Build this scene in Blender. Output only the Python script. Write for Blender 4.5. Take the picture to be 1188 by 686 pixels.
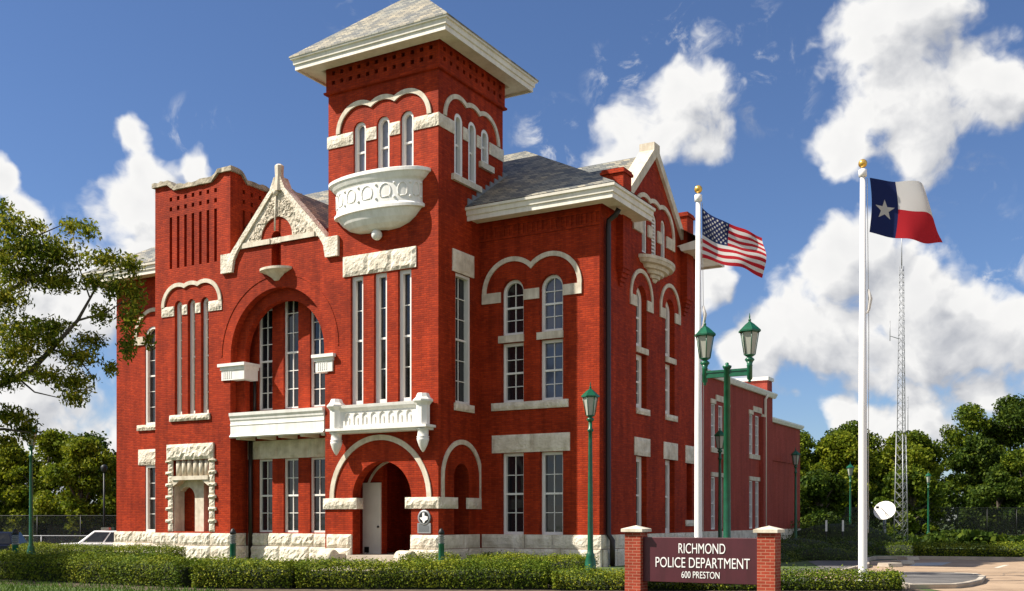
import bpy, bmesh, math, random
import numpy as np
from mathutils import Vector, Matrix
from mathutils.geometry import delaunay_2d_cdt

for o in list(bpy.data.objects): bpy.data.objects.remove(o)
SC = bpy.context.scene
COL = SC.collection
PI = math.pi
rnd = random.Random(7)
NR = np.random.default_rng(11)

# ------------------------------------------------------------------ camera
EYE = 1.65
cam = bpy.data.cameras.new('camera'); camo = bpy.data.objects.new('camera', cam); COL.objects.link(camo)
cam.sensor_width = 36.0; cam.lens = 36.0*1237/1188
cam.shift_x = 0.0; cam.shift_y = (603-343)/1188
cam.clip_end = 3000; cam.clip_start = 0.1
camo.location = (0, 0, EYE); camo.rotation_euler = (PI/2, 0, 0)
SC.camera = camo

# ------------------------------------------------------------------ light
SUN_EL = math.radians(46)
TRAV = Vector((0.9965*math.cos(SUN_EL), 0.080*math.cos(SUN_EL), -math.sin(SUN_EL)))   # travel of the light
sun = bpy.data.lights.new('sun', 'SUN'); suno = bpy.data.objects.new('sun', sun); COL.objects.link(suno)
sun.energy = 5.0; sun.angle = math.radians(0.5); sun.color = (1.0, 0.93, 0.82)
suno.rotation_euler = TRAV.to_track_quat('-Z', 'Y').to_euler()
SC.view_settings.view_transform = 'Standard'; SC.view_settings.look = 'None'
SC.view_settings.gamma = 1.0; SC.view_settings.use_curve_mapping = False
EXPO = 0.85
SC.view_settings.exposure = EXPO
SKY_STRENGTH = 0.055

def px_dir(x, y):
    return Vector(((x-594)/1237, 1.0, (603-y)/1237)).normalized()

def build_world():
    w = bpy.data.worlds.new('World'); SC.world = w; w.use_nodes = True
    nt = w.node_tree; N = nt.nodes; L = nt.links
    for n in list(N): N.remove(n)
    out = N.new('ShaderNodeOutputWorld'); bg = N.new('ShaderNodeBackground')
    sky = N.new('ShaderNodeTexSky'); sky.sky_type = 'NISHITA'; sky.sun_disc = False
    sky.sun_elevation = SUN_EL
    sky.sun_rotation = math.atan2(-TRAV.x, -TRAV.y)
    sky.altitude = 0; sky.air_density = 1.0; sky.dust_density = 0.15; sky.ozone_density = 4.0
    bg.inputs['Strength'].default_value = SKY_STRENGTH
    # clouds: soft balls laid out by direction in the sky dome, broken up by noise
    blobs = [(150,158,30),(182,205,44),(228,185,28),(195,235,40),(165,262,52),(160,310,40),
             (0,212,30),(30,256,34),(20,345,75),(100,360,60),(60,450,85),(112,520,70),(20,540,70),
             (780,128,66),(735,165,48),(825,145,48),(795,30,27),(772,68,20),(882,46,27),(880,95,20),(700,188,30),
             (1045,20,95),(1035,115,74),(1100,105,92),(1165,115,60),(985,168,42),(1070,172,62),
             (988,296,58),(940,385,72),(870,405,52),(1050,335,72),(1005,410,70),(1090,385,76),(1160,400,68),(1150,455,44),(830,320,46),
             (962,490,32),(915,472,26),(1060,490,55),(1012,505,50),(405,-2,26)]
    # unseen scattered cloud behind the camera, added to brighten and whiten the fill light
    def make_group(name, use):
        g = bpy.data.node_groups.new(name, 'ShaderNodeTree')
        g.interface.new_socket('Vector', in_out='INPUT', socket_type='NodeSocketVector')
        g.interface.new_socket('Density', in_out='OUTPUT', socket_type='NodeSocketFloat')
        gn, gl = g.nodes, g.links
        gi = gn.new('NodeGroupInput'); go = gn.new('NodeGroupOutput')
        nz0 = gn.new('ShaderNodeTexNoise'); nz0.inputs['Scale'].default_value = 11; nz0.inputs['Detail'].default_value = 4
        gl.new(gi.outputs[0], nz0.inputs['Vector'])
        vm = gn.new('ShaderNodeVectorMath'); vm.operation = 'SUBTRACT'; vm.inputs[1].default_value = (0.5, 0.5, 0.5)
        gl.new(nz0.outputs['Color'], vm.inputs[0])
        vs = gn.new('ShaderNodeVectorMath'); vs.operation = 'SCALE'; vs.inputs['Scale'].default_value = 0.085
        gl.new(vm.outputs[0], vs.inputs[0])
        va = gn.new('ShaderNodeVectorMath'); va.operation = 'ADD'
        gl.new(gi.outputs[0], va.inputs[0]); gl.new(vs.outputs[0], va.inputs[1])
        prev = None
        for (x, y, r) in use:
            d = gn.new('ShaderNodeVectorMath'); d.operation = 'DISTANCE'; d.inputs[1].default_value = px_dir(x, y)
            gl.new(va.outputs[0], d.inputs[0])
            rr = r/1237.0*(1.25 if r > 27 else 1.9)
            k = px_dir(x, y).y
            m = gn.new('ShaderNodeMath'); m.operation = 'MULTIPLY_ADD'
            m.inputs[1].default_value = -1.0/(rr*k); m.inputs[2].default_value = 1.0 if r > 27 else 0.56
            gl.new(d.outputs['Value'], m.inputs[0])
            if prev is None: prev = m
            else:
                q = gn.new('ShaderNodeMath'); q.operation = 'SMOOTH_MAX'; q.inputs[2].default_value = 0.3
                gl.new(prev.outputs[0], q.inputs[0]); gl.new(m.outputs[0], q.inputs[1]); prev = q
        sx = gn.new('ShaderNodeSeparateXYZ'); gl.new(gi.outputs[0], sx.inputs[0])
        bk = gn.new('ShaderNodeMapRange'); bk.interpolation_type = 'SMOOTHSTEP'; bk.inputs['From Min'].default_value = 0.45; bk.inputs['From Max'].default_value = -0.1
        bk.inputs['To Min'].default_value = -1.0; bk.inputs['To Max'].default_value = 0.42
        gl.new(sx.outputs['Y'], bk.inputs['Value'])
        bx = gn.new('ShaderNodeMath'); bx.operation = 'MAXIMUM'; gl.new(prev.outputs[0], bx.inputs[0]); gl.new(bk.outputs[0], bx.inputs[1]); prev = bx
        n1 = gn.new('ShaderNodeTexNoise'); n1.inputs['Scale'].default_value = 15; n1.inputs['Detail'].default_value = 8; n1.inputs['Roughness'].default_value = 0.55
        gl.new(va.outputs[0], n1.inputs['Vector'])
        ns = gn.new('ShaderNodeMath'); ns.operation = 'MULTIPLY_ADD'; ns.inputs[1].default_value = 2.5; ns.inputs[2].default_value = -1.22
        gl.new(n1.outputs['Fac'], ns.inputs[0])
        # billows: rounded puffs from the folds of a second noise
        n2 = gn.new('ShaderNodeTexNoise'); n2.inputs['Scale'].default_value = 24; n2.inputs['Detail'].default_value = 3; n2.inputs['Roughness'].default_value = 0.5
        gl.new(gi.outputs[0], n2.inputs['Vector'])
        f1 = gn.new('ShaderNodeMath'); f1.operation = 'SUBTRACT'; f1.inputs[1].default_value = 0.5; gl.new(n2.outputs['Fac'], f1.inputs[0])
        f2 = gn.new('ShaderNodeMath'); f2.operation = 'ABSOLUTE'; gl.new(f1.outputs[0], f2.inputs[0])
        vb = gn.new('ShaderNodeMath'); vb.operation = 'MULTIPLY_ADD'; vb.inputs[1].default_value = 1.5; vb.inputs[2].default_value = -0.15; gl.new(f2.outputs[0], vb.inputs[0])
        cap = gn.new('ShaderNodeMath'); cap.operation = 'MINIMUM'; cap.inputs[1].default_value = 0.85
        sc = gn.new('ShaderNodeMath'); sc.operation = 'MULTIPLY_ADD'; sc.inputs[1].default_value = 1.9; sc.inputs[2].default_value = -0.42
        gl.new(prev.outputs[0], sc.inputs[0]); gl.new(sc.outputs[0], cap.inputs[0])
        ad0 = gn.new('ShaderNodeMath'); ad0.operation = 'ADD'; gl.new(cap.outputs[0], ad0.inputs[0]); gl.new(vb.outputs[0], ad0.inputs[1])
        ad = gn.new('ShaderNodeMath'); ad.operation = 'ADD'
        gl.new(ad0.outputs[0], ad.inputs[0]); gl.new(ns.outputs[0], ad.inputs[1])
        gl.new(ad.outputs[0], go.inputs[0])

        return g
    g = make_group('cloud_density', blobs); g2 = make_group('cloud_light', [b for b in blobs if b[2] >= 44])
    tc = N.new('ShaderNodeTexCoord')
    gA = N.new('ShaderNodeGroup'); gA.node_tree = g; L.new(tc.outputs['Generated'], gA.inputs[0])
    off = N.new('ShaderNodeVectorMath'); off.operation = 'ADD'; off.inputs[1].default_value = (-0.020, 0.0, 0.026)
    L.new(tc.outputs['Generated'], off.inputs[0])
    gB = N.new('ShaderNodeGroup'); gB.node_tree = g2; L.new(off.outputs[0], gB.inputs[0])
    al = N.new('ShaderNodeMapRange'); al.interpolation_type = 'SMOOTHSTEP'
    al.inputs['From Min'].default_value = 0.0; al.inputs['From Max'].default_value = 0.62
    L.new(gA.outputs[0], al.inputs['Value'])
    dif = N.new('ShaderNodeMath'); dif.operation = 'SUBTRACT'
    L.new(gA.outputs[0], dif.inputs[0]); L.new(gB.outputs[0], dif.inputs[1])
    sh = N.new('ShaderNodeMapRange'); sh.inputs['From Min'].default_value = -0.75; sh.inputs['From Max'].default_value = 0.35
    L.new(dif.outputs[0], sh.inputs['Value'])
    dens = N.new('ShaderNodeMapRange'); dens.inputs['From Min'].default_value = 0.2; dens.inputs['From Max'].default_value = 1.4
    dens.inputs['To Min'].default_value = 0.0; dens.inputs['To Max'].default_value = 0.24
    L.new(gA.outputs[0], dens.inputs['Value'])
    sb = N.new('ShaderNodeMath'); sb.operation = 'SUBTRACT'; sb.use_clamp = True
    L.new(sh.outputs[0], sb.inputs[0]); L.new(dens.outputs[0], sb.inputs[1])
    ramp = N.new('ShaderNodeMix'); ramp.data_type = 'RGBA'
    k = 1.0/SKY_STRENGTH/2**EXPO
    ramp.inputs['A'].default_value = (0.47*k, 0.49*k, 0.54*k, 1); ramp.inputs['B'].default_value = (1.0*k, 0.99*k, 0.97*k, 1)
    L.new(sb.outputs[0], ramp.inputs['Factor'])
    # thin torn wisps in the upper centre
    wm = None
    for (x, y, r) in ((790, 40, 60), (880, 60, 55), (735, 95, 60), (640, 160, 50), (1125, 225, 45), (90, 300, 60), (900, 110, 50), (230, 150, 40), (420, -5, 50), (1150, 300, 60)):
        d = N.new('ShaderNodeVectorMath'); d.operation = 'DISTANCE'; d.inputs[1].default_value = px_dir(x, y); L.new(tc.outputs['Generated'], d.inputs[0])
        m = N.new('ShaderNodeMath'); m.operation = 'MULTIPLY_ADD'; m.use_clamp = True; m.inputs[1].default_value = -1237.0/r; m.inputs[2].default_value = 1.0; L.new(d.outputs['Value'], m.inputs[0])
        if wm is None: wm = m
        else: q = N.new('ShaderNodeMath'); q.operation = 'MAXIMUM'; L.new(wm.outputs[0], q.inputs[0]); L.new(m.outputs[0], q.inputs[1]); wm = q
    wn = N.new('ShaderNodeTexNoise'); wn.inputs['Scale'].default_value = 26; wn.inputs['Detail'].default_value = 9; wn.inputs['Roughness'].default_value = 0.62; wn.inputs['Distortion'].default_value = 0.6
    L.new(tc.outputs['Generated'], wn.inputs['Vector'])
    wr = N.new('ShaderNodeMapRange'); wr.interpolation_type = 'SMOOTHSTEP'; wr.inputs['From Min'].default_value = 0.50; wr.inputs['From Max'].default_value = 0.78; L.new(wn.outputs['Fac'], wr.inputs['Value'])
    ws = N.new('ShaderNodeMath'); ws.operation = 'MULTIPLY'; L.new(wr.outputs[0], ws.inputs[0]); L.new(wm.outputs[0], ws.inputs[1])
    w2 = N.new('ShaderNodeMath'); w2.operation = 'MULTIPLY'; w2.use_clamp = True; w2.inputs[1].default_value = 1.7; L.new(ws.outputs[0], w2.inputs[0])
    wmax = N.new('ShaderNodeMath'); wmax.operation = 'MAXIMUM'; L.new(al.outputs[0], wmax.inputs[0]); L.new(w2.outputs[0], wmax.inputs[1]); al = wmax
    # clouds fade out below the horizon
    mx = N.new('ShaderNodeMix'); mx.data_type = 'RGBA'
    L.new(al.outputs[0], mx.inputs['Factor'])
    tint = N.new('ShaderNodeMix'); tint.data_type = 'RGBA'; tint.blend_type = 'MULTIPLY'; tint.inputs['Factor'].default_value = 1.0
    tint.inputs['B'].default_value = (0.90, 0.98, 1.18, 1)
    L.new(sky.outputs[0], tint.inputs['A'])
    L.new(tint.outputs['Result'], mx.inputs['A']); L.new(ramp.outputs['Result'], mx.inputs['B'])
    L.new(mx.outputs['Result'], bg.inputs['Color']); L.new(bg.outputs[0], out.inputs[0])
build_world()

# ------------------------------------------------------------------ materials
def new_mat(name):
    m = bpy.data.materials.new(name); m.use_nodes = True
    nt = m.node_tree
    b = nt.nodes['Principled BSDF']
    return m, nt, b
def noise_mat(name, c1, c2, scale=3.0, rough=0.8, bump=0.0, bscale=20.0, detail=6, metallic=0.0, lo=0.35, hi=0.65, spec=None, bdist=0.02):
    m, nt, b = new_mat(name); N, L = nt.nodes, nt.links
    tc = N.new('ShaderNodeTexCoord')
    n = N.new('ShaderNodeTexNoise'); n.inputs['Scale'].default_value = scale; n.inputs['Detail'].default_value = detail
    L.new(tc.outputs['Object'], n.inputs['Vector'])
    r = N.new('ShaderNodeValToRGB'); r.color_ramp.elements[0].position = lo; r.color_ramp.elements[1].position = hi
    r.color_ramp.elements[0].color = (*c1, 1); r.color_ramp.elements[1].color = (*c2, 1)
    L.new(n.outputs['Fac'], r.inputs['Fac']); L.new(r.outputs['Color'], b.inputs['Base Color'])
    b.inputs['Roughness'].default_value = rough; b.inputs['Metallic'].default_value = metallic
    if spec is not None: b.inputs['Specular IOR Level'].default_value = spec
    if bump > 0:
        n2 = N.new('ShaderNodeTexNoise'); n2.inputs['Scale'].default_value = bscale; n2.inputs['Detail'].default_value = 6
        L.new(tc.outputs['Object'], n2.inputs['Vector'])
        bp = N.new('ShaderNodeBump'); bp.inputs['Strength'].default_value = bump; bp.inputs['Distance'].default_value = bdist
        L.new(n2.outputs['Fac'], bp.inputs['Height']); L.new(bp.outputs[0], b.inputs['Normal'])
    return m
def brick_mat(name, c1, c2, mortar, bw=0.22, bh=0.075, ms=0.012, stain=0.34):
    m, nt, b = new_mat(name); N, L = nt.nodes, nt.links
    tc = N.new('ShaderNodeTexCoord'); sp = N.new('ShaderNodeSeparateXYZ'); L.new(tc.outputs['Object'], sp.inputs[0])
    ad = N.new('ShaderNodeMath'); ad.operation = 'ADD'; L.new(sp.outputs['X'], ad.inputs[0]); L.new(sp.outputs['Y'], ad.inputs[1])
    cb = N.new('ShaderNodeCombineXYZ'); L.new(ad.outputs[0], cb.inputs['X']); L.new(sp.outputs['Z'], cb.inputs['Y'])
    br = N.new('ShaderNodeTexBrick'); L.new(cb.outputs[0], br.inputs['Vector'])
    br.inputs['Scale'].default_value = 1.0; br.inputs['Brick Width'].default_value = bw; br.inputs['Row Height'].default_value = bh
    br.inputs['Mortar Size'].default_value = ms; br.inputs['Mortar Smooth'].default_value = 0.3
    br.inputs['Color1'].default_value = (*c1, 1); br.inputs['Color2'].default_value = (*c2, 1); br.inputs['Mortar'].default_value = (*mortar, 1)
    n = N.new('ShaderNodeTexNoise'); n.inputs['Scale'].default_value = 0.55; n.inputs['Detail'].default_value = 8; n.inputs['Roughness'].default_value = 0.65
    L.new(tc.outputs['Object'], n.inputs['Vector'])
    mr = N.new('ShaderNodeMapRange'); mr.inputs['From Min'].default_value = 0.3; mr.inputs['From Max'].default_value = 0.7
    mr.inputs['To Min'].default_value = 1-stain; mr.inputs['To Max'].default_value = 1+stain*0.6
    L.new(n.outputs['Fac'], mr.inputs['Value'])
    # faint rain streaks down the wall
    mp = N.new('ShaderNodeMapping'); mp.inputs['Scale'].default_value = (3.0, 3.0, 0.18); L.new(tc.outputs['Object'], mp.inputs['Vector'])
    n3 = N.new('ShaderNodeTexNoise'); n3.inputs['Scale'].default_value = 1.0; n3.inputs['Detail'].default_value = 5; L.new(mp.outputs[0], n3.inputs['Vector'])
    mr3 = N.new('ShaderNodeMapRange'); mr3.inputs['From Min'].default_value = 0.3; mr3.inputs['From Max'].default_value = 0.7
    mr3.inputs['To Min'].default_value = 0.86; mr3.inputs['To Max'].default_value = 1.1; L.new(n3.outputs['Fac'], mr3.inputs['Value'])
    mm = N.new('ShaderNodeMath'); mm.operation = 'MULTIPLY'; L.new(mr.outputs[0], mm.inputs[0]); L.new(mr3.outputs[0], mm.inputs[1])
    vs = N.new('ShaderNodeVectorMath'); vs.operation = 'SCALE'; L.new(br.outputs['Color'], vs.inputs[0]); L.new(mm.outputs[0], vs.inputs['Scale'])
    L.new(vs.outputs[0], b.inputs['Base Color'])
    bp = N.new('ShaderNodeBump'); bp.inputs['Strength'].default_value = 0.5; bp.inputs['Distance'].default_value = 0.012; bp.invert = True
    L.new(br.outputs['Fac'], bp.inputs['Height']); L.new(bp.outputs[0], b.inputs['Normal'])
    b.inputs['Roughness'].default_value = 0.7; b.inputs['Specular IOR Level'].default_value = 0.1
    return m
def plain_mat(name, c, rough=0.5, metallic=0.0, spec=0.5, emit=None):
    m, nt, b = new_mat(name)
    b.inputs['Base Color'].default_value = (*c, 1); b.inputs['Roughness'].default_value = rough
    b.inputs['Metallic'].default_value = metallic; b.inputs['Specular IOR Level'].default_value = spec
    return m
def leaf_mat(name, cols, trans=0.25):
    m, nt, b = new_mat(name); N, L = nt.nodes, nt.links
    out = [n for n in N if n.type == 'OUTPUT_MATERIAL'][0]
    gm = N.new('ShaderNodeNewGeometry'); r = N.new('ShaderNodeValToRGB'); L.new(gm.outputs['Random Per Island'], r.inputs['Fac'])
    els = r.color_ramp.elements
    while len(els) < len(cols): els.new(0.5)
    for i, c in enumerate(cols):
        els[i].position = i/(len(cols)-1); els[i].color = (*c, 1)
    tc = N.new('ShaderNodeTexCoord'); nz = N.new('ShaderNodeTexNoise'); nz.inputs['Scale'].default_value = 0.9; nz.inputs['Detail'].default_value = 3
    L.new(tc.outputs['Object'], nz.inputs['Vector'])
    tr_ = N.new('ShaderNodeValToRGB'); tr_.color_ramp.elements[0].position = 0.35; tr_.color_ramp.elements[1].position = 0.68
    tr_.color_ramp.elements[0].color = (0.62, 0.74, 0.7, 1); tr_.color_ramp.elements[1].color = (1.22, 1.1, 0.95, 1)
    L.new(nz.outputs['Fac'], tr_.inputs['Fac'])
    mu = N.new('ShaderNodeMix'); mu.data_type = 'RGBA'; mu.blend_type = 'MULTIPLY'; mu.inputs['Factor'].default_value = 1
    L.new(r.outputs['Color'], mu.inputs['A']); L.new(tr_.outputs['Color'], mu.inputs['B'])
    class R_: outputs = {'Color': mu.outputs['Result']}
    r = R_
    L.new(r.outputs['Color'], b.inputs['Base Color']); b.inputs['Roughness'].default_value = 0.6; b.inputs['Specular IOR Level'].default_value = 0.1
    tr = N.new('ShaderNodeBsdfTranslucent'); L.new(r.outputs['Color'], tr.inputs['Color'])
    mx = N.new('ShaderNodeMixShader'); mx.inputs[0].default_value = trans
    L.new(b.outputs[0], mx.inputs[1]); L.new(tr.outputs[0], mx.inputs[2]); L.new(mx.outputs[0], out.inputs['Surface'])
    return m

M = {}
M['brick'] = brick_mat('painted_red_brick', (0.43, 0.044, 0.009), (0.28, 0.025, 0.006), (0.27, 0.032, 0.014))
M['brick_annex'] = brick_mat('annex_brick', (0.37, 0.066, 0.044), (0.31, 0.054, 0.036), (0.31, 0.065, 0.048), stain=0.12)
M['brick_pillar'] = brick_mat('pillar_brick', (0.34, 0.056, 0.030), (0.25, 0.038, 0.020), (0.38, 0.17, 0.11), bw=0.2, bh=0.068, ms=0.009)
M['stone'] = noise_mat('cream_limestone', (0.56, 0.49, 0.38), (0.78, 0.71, 0.59), 2.6, 0.9, 0.9, 12.0, lo=0.3, hi=0.6, bdist=0.05)
M['stone_smooth'] = noise_mat('dressed_limestone', (0.56, 0.49, 0.385), (0.71, 0.635, 0.515), 4.0, 0.85, 0.25, 24)
M['carved'] = noise_mat('carved_limestone', (0.52, 0.45, 0.35), (0.70, 0.62, 0.50), 3.0, 0.9, 1.0, 7.0, bdist=0.09)
M['oldstone'] = noise_mat('weathered_coping_stone', (0.22, 0.19, 0.14), (0.45, 0.39, 0.29), 3.0, 0.95, 0.8, 9.0, bdist=0.05)
M['white'] = noise_mat('white_paint', (0.78, 0.76, 0.715), (0.84, 0.82, 0.78), 2.5, 0.55)
M['cream'] = noise_mat('cream_paint', (0.66, 0.62, 0.53), (0.76, 0.72, 0.62), 1.5, 0.6)
M['trim'] = noise_mat('eave_trim_paint', (0.72, 0.67, 0.575), (0.80, 0.755, 0.66), 1.2, 0.55)
M['sash'] = plain_mat('window_sash_paint', (0.80, 0.78, 0.73), 0.5)
M['glass'] = plain_mat('dark_window_glass', (0.012, 0.013, 0.016), 0.06, 0, 0.6)
M['glass_painted_sky'] = plain_mat('window_glass_painted_sky', (0.16, 0.17, 0.21), 0.12, 0, 0.7)  # pale grey-blue base stands in for sky and cloud mirrored in the panes
M['glass_blue'] = plain_mat('bluish_window_glass', (0.05, 0.06, 0.10), 0.08, 0, 0.7)
for k_ in ('glass', 'glass_painted_sky', 'glass_blue'):
    nt = M[k_].node_tree; b = nt.nodes['Principled BSDF']; tc = nt.nodes.new('ShaderNodeTexCoord'); n_ = nt.nodes.new('ShaderNodeTexNoise'); n_.inputs['Scale'].default_value = 1.1; n_.inputs['Detail'].default_value = 2
    bp_ = nt.nodes.new('ShaderNodeBump'); bp_.inputs['Strength'].default_value = 0.35; bp_.inputs['Distance'].default_value = 0.03
    nt.links.new(tc.outputs['Object'], n_.inputs['Vector']); nt.links.new(n_.outputs['Fac'], bp_.inputs['Height']); nt.links.new(bp_.outputs[0], b.inputs['Normal'])
M['blind'] = plain_mat('drawn_window_blind', (0.30, 0.29, 0.26), 0.5)
M['dark'] = plain_mat('dark_void', (0.012, 0.01, 0.009), 0.9, 0, 0.1)
M['darkmetal'] = plain_mat('dark_brown_metal', (0.02, 0.012, 0.010), 0.45, 0.2)
M['green'] = noise_mat('green_paint', (0.003, 0.075, 0.034), (0.005, 0.11, 0.05), 6, 0.35)
M['lampglass'] = plain_mat('frosted_lamp_glass', (0.36, 0.36, 0.31), 0.25, 0, 0.5)
M['pole'] = plain_mat('white_pole_paint', (0.80, 0.78, 0.77), 0.3, 0, 0.5)
M['gold'] = plain_mat('gold_ball', (0.75, 0.45, 0.10), 0.3, 0.7)
M['maroon'] = noise_mat('maroon_sign_paint', (0.060, 0.008, 0.014), (0.072, 0.010, 0.017), 2, 0.45)
M['lettering'] = plain_mat('white_lettering', (0.82, 0.80, 0.78), 0.5)
M['asphalt'] = noise_mat('asphalt', (0.085, 0.078, 0.072), (0.14, 0.13, 0.12), 1.4, 0.9, 0.3, 60)
M['concrete'] = noise_mat('tan_concrete', (0.31, 0.215, 0.135), (0.40, 0.285, 0.185), 0.35, 0.9, 0.25, 40, detail=10)
nt = M['concrete'].node_tree; b = nt.nodes['Principled BSDF']; src = b.inputs['Base Color'].links[0].from_socket
tc = nt.nodes.new('ShaderNodeTexCoord'); n_ = nt.nodes.new('ShaderNodeTexNoise'); n_.inputs['Scale'].default_value = 0.9; n_.inputs['Detail'].default_value = 8; n_.inputs['Roughness'].default_value = 0.7
r_ = nt.nodes.new('ShaderNodeValToRGB'); r_.color_ramp.elements[0].position = 0.36; r_.color_ramp.elements[1].position = 0.5; r_.color_ramp.elements[0].color = (0.72, 0.70, 0.68, 1); r_.color_ramp.elements[1].color = (1, 1, 1, 1)
mx = nt.nodes.new('ShaderNodeMix'); mx.data_type = 'RGBA'; mx.blend_type = 'MULTIPLY'; mx.inputs['Factor'].default_value = 1
nt.links.new(tc.outputs['Object'], n_.inputs['Vector']); nt.links.new(n_.outputs['Fac'], r_.inputs['Fac']); nt.links.new(src, mx.inputs['A']); nt.links.new(r_.outputs['Color'], mx.inputs['B']); nt.links.new(mx.outputs['Result'], b.inputs['Base Color'])
M['kerb'] = noise_mat('kerb_concrete', (0.34, 0.29, 0.23), (0.46, 0.40, 0.32), 1.5, 0.9, 0.3, 30)
M['soil'] = noise_mat('brown_mulch', (0.05, 0.033, 0.02), (0.13, 0.09, 0.06), 4, 0.95, 0.8, 25)
M['grass_ground'] = noise_mat('grass_ground', (0.035, 0.065, 0.012), (0.085, 0.12, 0.025), 0.8, 0.95, 0.5, 30)
M['bark'] = noise_mat('bark', (0.05, 0.038, 0.028), (0.11, 0.09, 0.07), 5, 0.95, 0.7, 14)
M['galv'] = plain_mat('galvanised_steel', (0.30, 0.31, 0.32), 0.5, 0.5)
M['bollard_head'] = plain_mat('bollard_head_grey', (0.20, 0.22, 0.20), 0.5)
M['blackmetal'] = plain_mat('black_metal', (0.012, 0.013, 0.013), 0.5, 0.2)
M['dish'] = plain_mat('dish_paint', (0.78, 0.74, 0.68), 0.5)
M['carwhite'] = plain_mat('white_car_paint', (0.78, 0.78, 0.78), 0.2)
M['carblue'] = plain_mat('dark_blue_car_paint', (0.008, 0.012, 0.035), 0.12, 0.2)
M['tyre'] = plain_mat('tyre_rubber', (0.015, 0.015, 0.015), 0.8)
M['red_lens'] = plain_mat('red_lens', (0.55, 0.008, 0.01), 0.2)
M['flag_red'] = plain_mat('flag_red', (0.50, 0.025, 0.035), 0.8, 0, 0.1)
M['flag_white'] = plain_mat('flag_white', (0.74, 0.71, 0.68), 0.8, 0, 0.1)
M['flag_blue'] = plain_mat('flag_blue', (0.018, 0.028, 0.105), 0.8, 0, 0.1)
for k in ('flag_red', 'flag_white', 'flag_blue'):     # thin cloth lets light through
    nt = M[k].node_tree; b = nt.nodes['Principled BSDF']; out = [n for n in nt.nodes if n.type == 'OUTPUT_MATERIAL'][0]
    t = nt.nodes.new('ShaderNodeBsdfTranslucent'); t.inputs[0].default_value = b.inputs['Base Color'].default_value
    mx = nt.nodes.new('ShaderNodeMixShader'); mx.inputs[0].default_value = 0.45
    nt.links.new(b.outputs[0], mx.inputs[1]); nt.links.new(t.outputs[0], mx.inputs[2]); nt.links.new(mx.outputs[0], out.inputs['Surface'])
def slate_mat():
    m, nt, b = new_mat('roof_slate'); N, L = nt.nodes, nt.links
    tc = N.new('ShaderNodeTexCoord'); sp = N.new('ShaderNodeSeparateXYZ'); L.new(tc.outputs['Object'], sp.inputs[0])
    ad = N.new('ShaderNodeMath'); ad.operation = 'ADD'; L.new(sp.outputs['X'], ad.inputs[0]); L.new(sp.outputs['Y'], ad.inputs[1])
    cb = N.new('ShaderNodeCombineXYZ'); L.new(ad.outputs[0], cb.inputs['X']); L.new(sp.outputs['Z'], cb.inputs['Y'])
    br = N.new('ShaderNodeTexBrick'); L.new(cb.outputs[0], br.inputs['Vector']); br.inputs['Scale'].default_value = 1
    br.inputs['Brick Width'].default_value = 0.3; br.inputs['Row Height'].default_value = 0.12; br.inputs['Mortar Size'].default_value = 0.009; br.inputs['Bias'].default_value = -0.1
    br.inputs['Color1'].default_value = (0.125, 0.13, 0.125, 1); br.inputs['Color2'].default_value = (0.36, 0.33, 0.255, 1); br.inputs['Mortar'].default_value = (0.05, 0.05, 0.05, 1)
    n = N.new('ShaderNodeTexNoise'); n.inputs['Scale'].default_value = 0.7; n.inputs['Detail'].default_value = 6; L.new(tc.outputs['Object'], n.inputs['Vector'])
    r = N.new('ShaderNodeValToRGB'); r.color_ramp.elements[0].color = (0.75, 0.8, 0.85, 1); r.color_ramp.elements[1].color = (1.25, 1.15, 0.98, 1)
    r.color_ramp.elements[0].position = 0.35; r.color_ramp.elements[1].position = 0.65
    L.new(n.outputs['Fac'], r.inputs['Fac'])
    mx = N.new('ShaderNodeMix'); mx.data_type = 'RGBA'; mx.blend_type = 'MULTIPLY'; mx.inputs['Factor'].default_value = 1
    L.new(br.outputs['Color'], mx.inputs['A']); L.new(r.outputs['Color'], mx.inputs['B']); L.new(mx.outputs['Result'], b.inputs['Base Color'])
    bp = N.new('ShaderNodeBump'); bp.inputs['Strength'].default_value = 0.6; bp.inputs['Distance'].default_value = 0.02; bp.invert = True
    L.new(br.outputs['Fac'], bp.inputs['Height']); L.new(bp.outputs[0], b.inputs['Normal'])
    b.inputs['Roughness'].default_value = 0.62
    return m
M['slate'] = slate_mat()
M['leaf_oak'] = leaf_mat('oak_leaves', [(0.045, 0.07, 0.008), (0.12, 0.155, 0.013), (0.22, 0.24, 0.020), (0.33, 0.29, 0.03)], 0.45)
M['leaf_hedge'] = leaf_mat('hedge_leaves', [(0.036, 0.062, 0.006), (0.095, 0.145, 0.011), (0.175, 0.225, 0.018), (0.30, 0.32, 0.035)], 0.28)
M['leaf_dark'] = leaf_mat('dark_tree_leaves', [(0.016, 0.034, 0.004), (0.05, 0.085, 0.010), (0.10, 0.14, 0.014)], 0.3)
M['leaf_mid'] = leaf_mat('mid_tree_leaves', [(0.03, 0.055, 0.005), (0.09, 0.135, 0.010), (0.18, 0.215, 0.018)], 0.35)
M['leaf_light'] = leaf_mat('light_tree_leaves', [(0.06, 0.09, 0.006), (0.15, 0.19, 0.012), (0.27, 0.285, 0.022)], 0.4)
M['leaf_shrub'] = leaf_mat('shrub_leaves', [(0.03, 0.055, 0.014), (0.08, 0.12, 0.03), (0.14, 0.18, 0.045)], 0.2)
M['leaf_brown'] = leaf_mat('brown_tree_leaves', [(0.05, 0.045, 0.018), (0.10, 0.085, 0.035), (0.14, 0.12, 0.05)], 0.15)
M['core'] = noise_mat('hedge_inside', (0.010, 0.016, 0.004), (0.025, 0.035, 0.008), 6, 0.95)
M['blade'] = leaf_mat('grass_blades', [(0.04, 0.09, 0.012), (0.09, 0.16, 0.02), (0.14, 0.21, 0.035)], 0.3)

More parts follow.
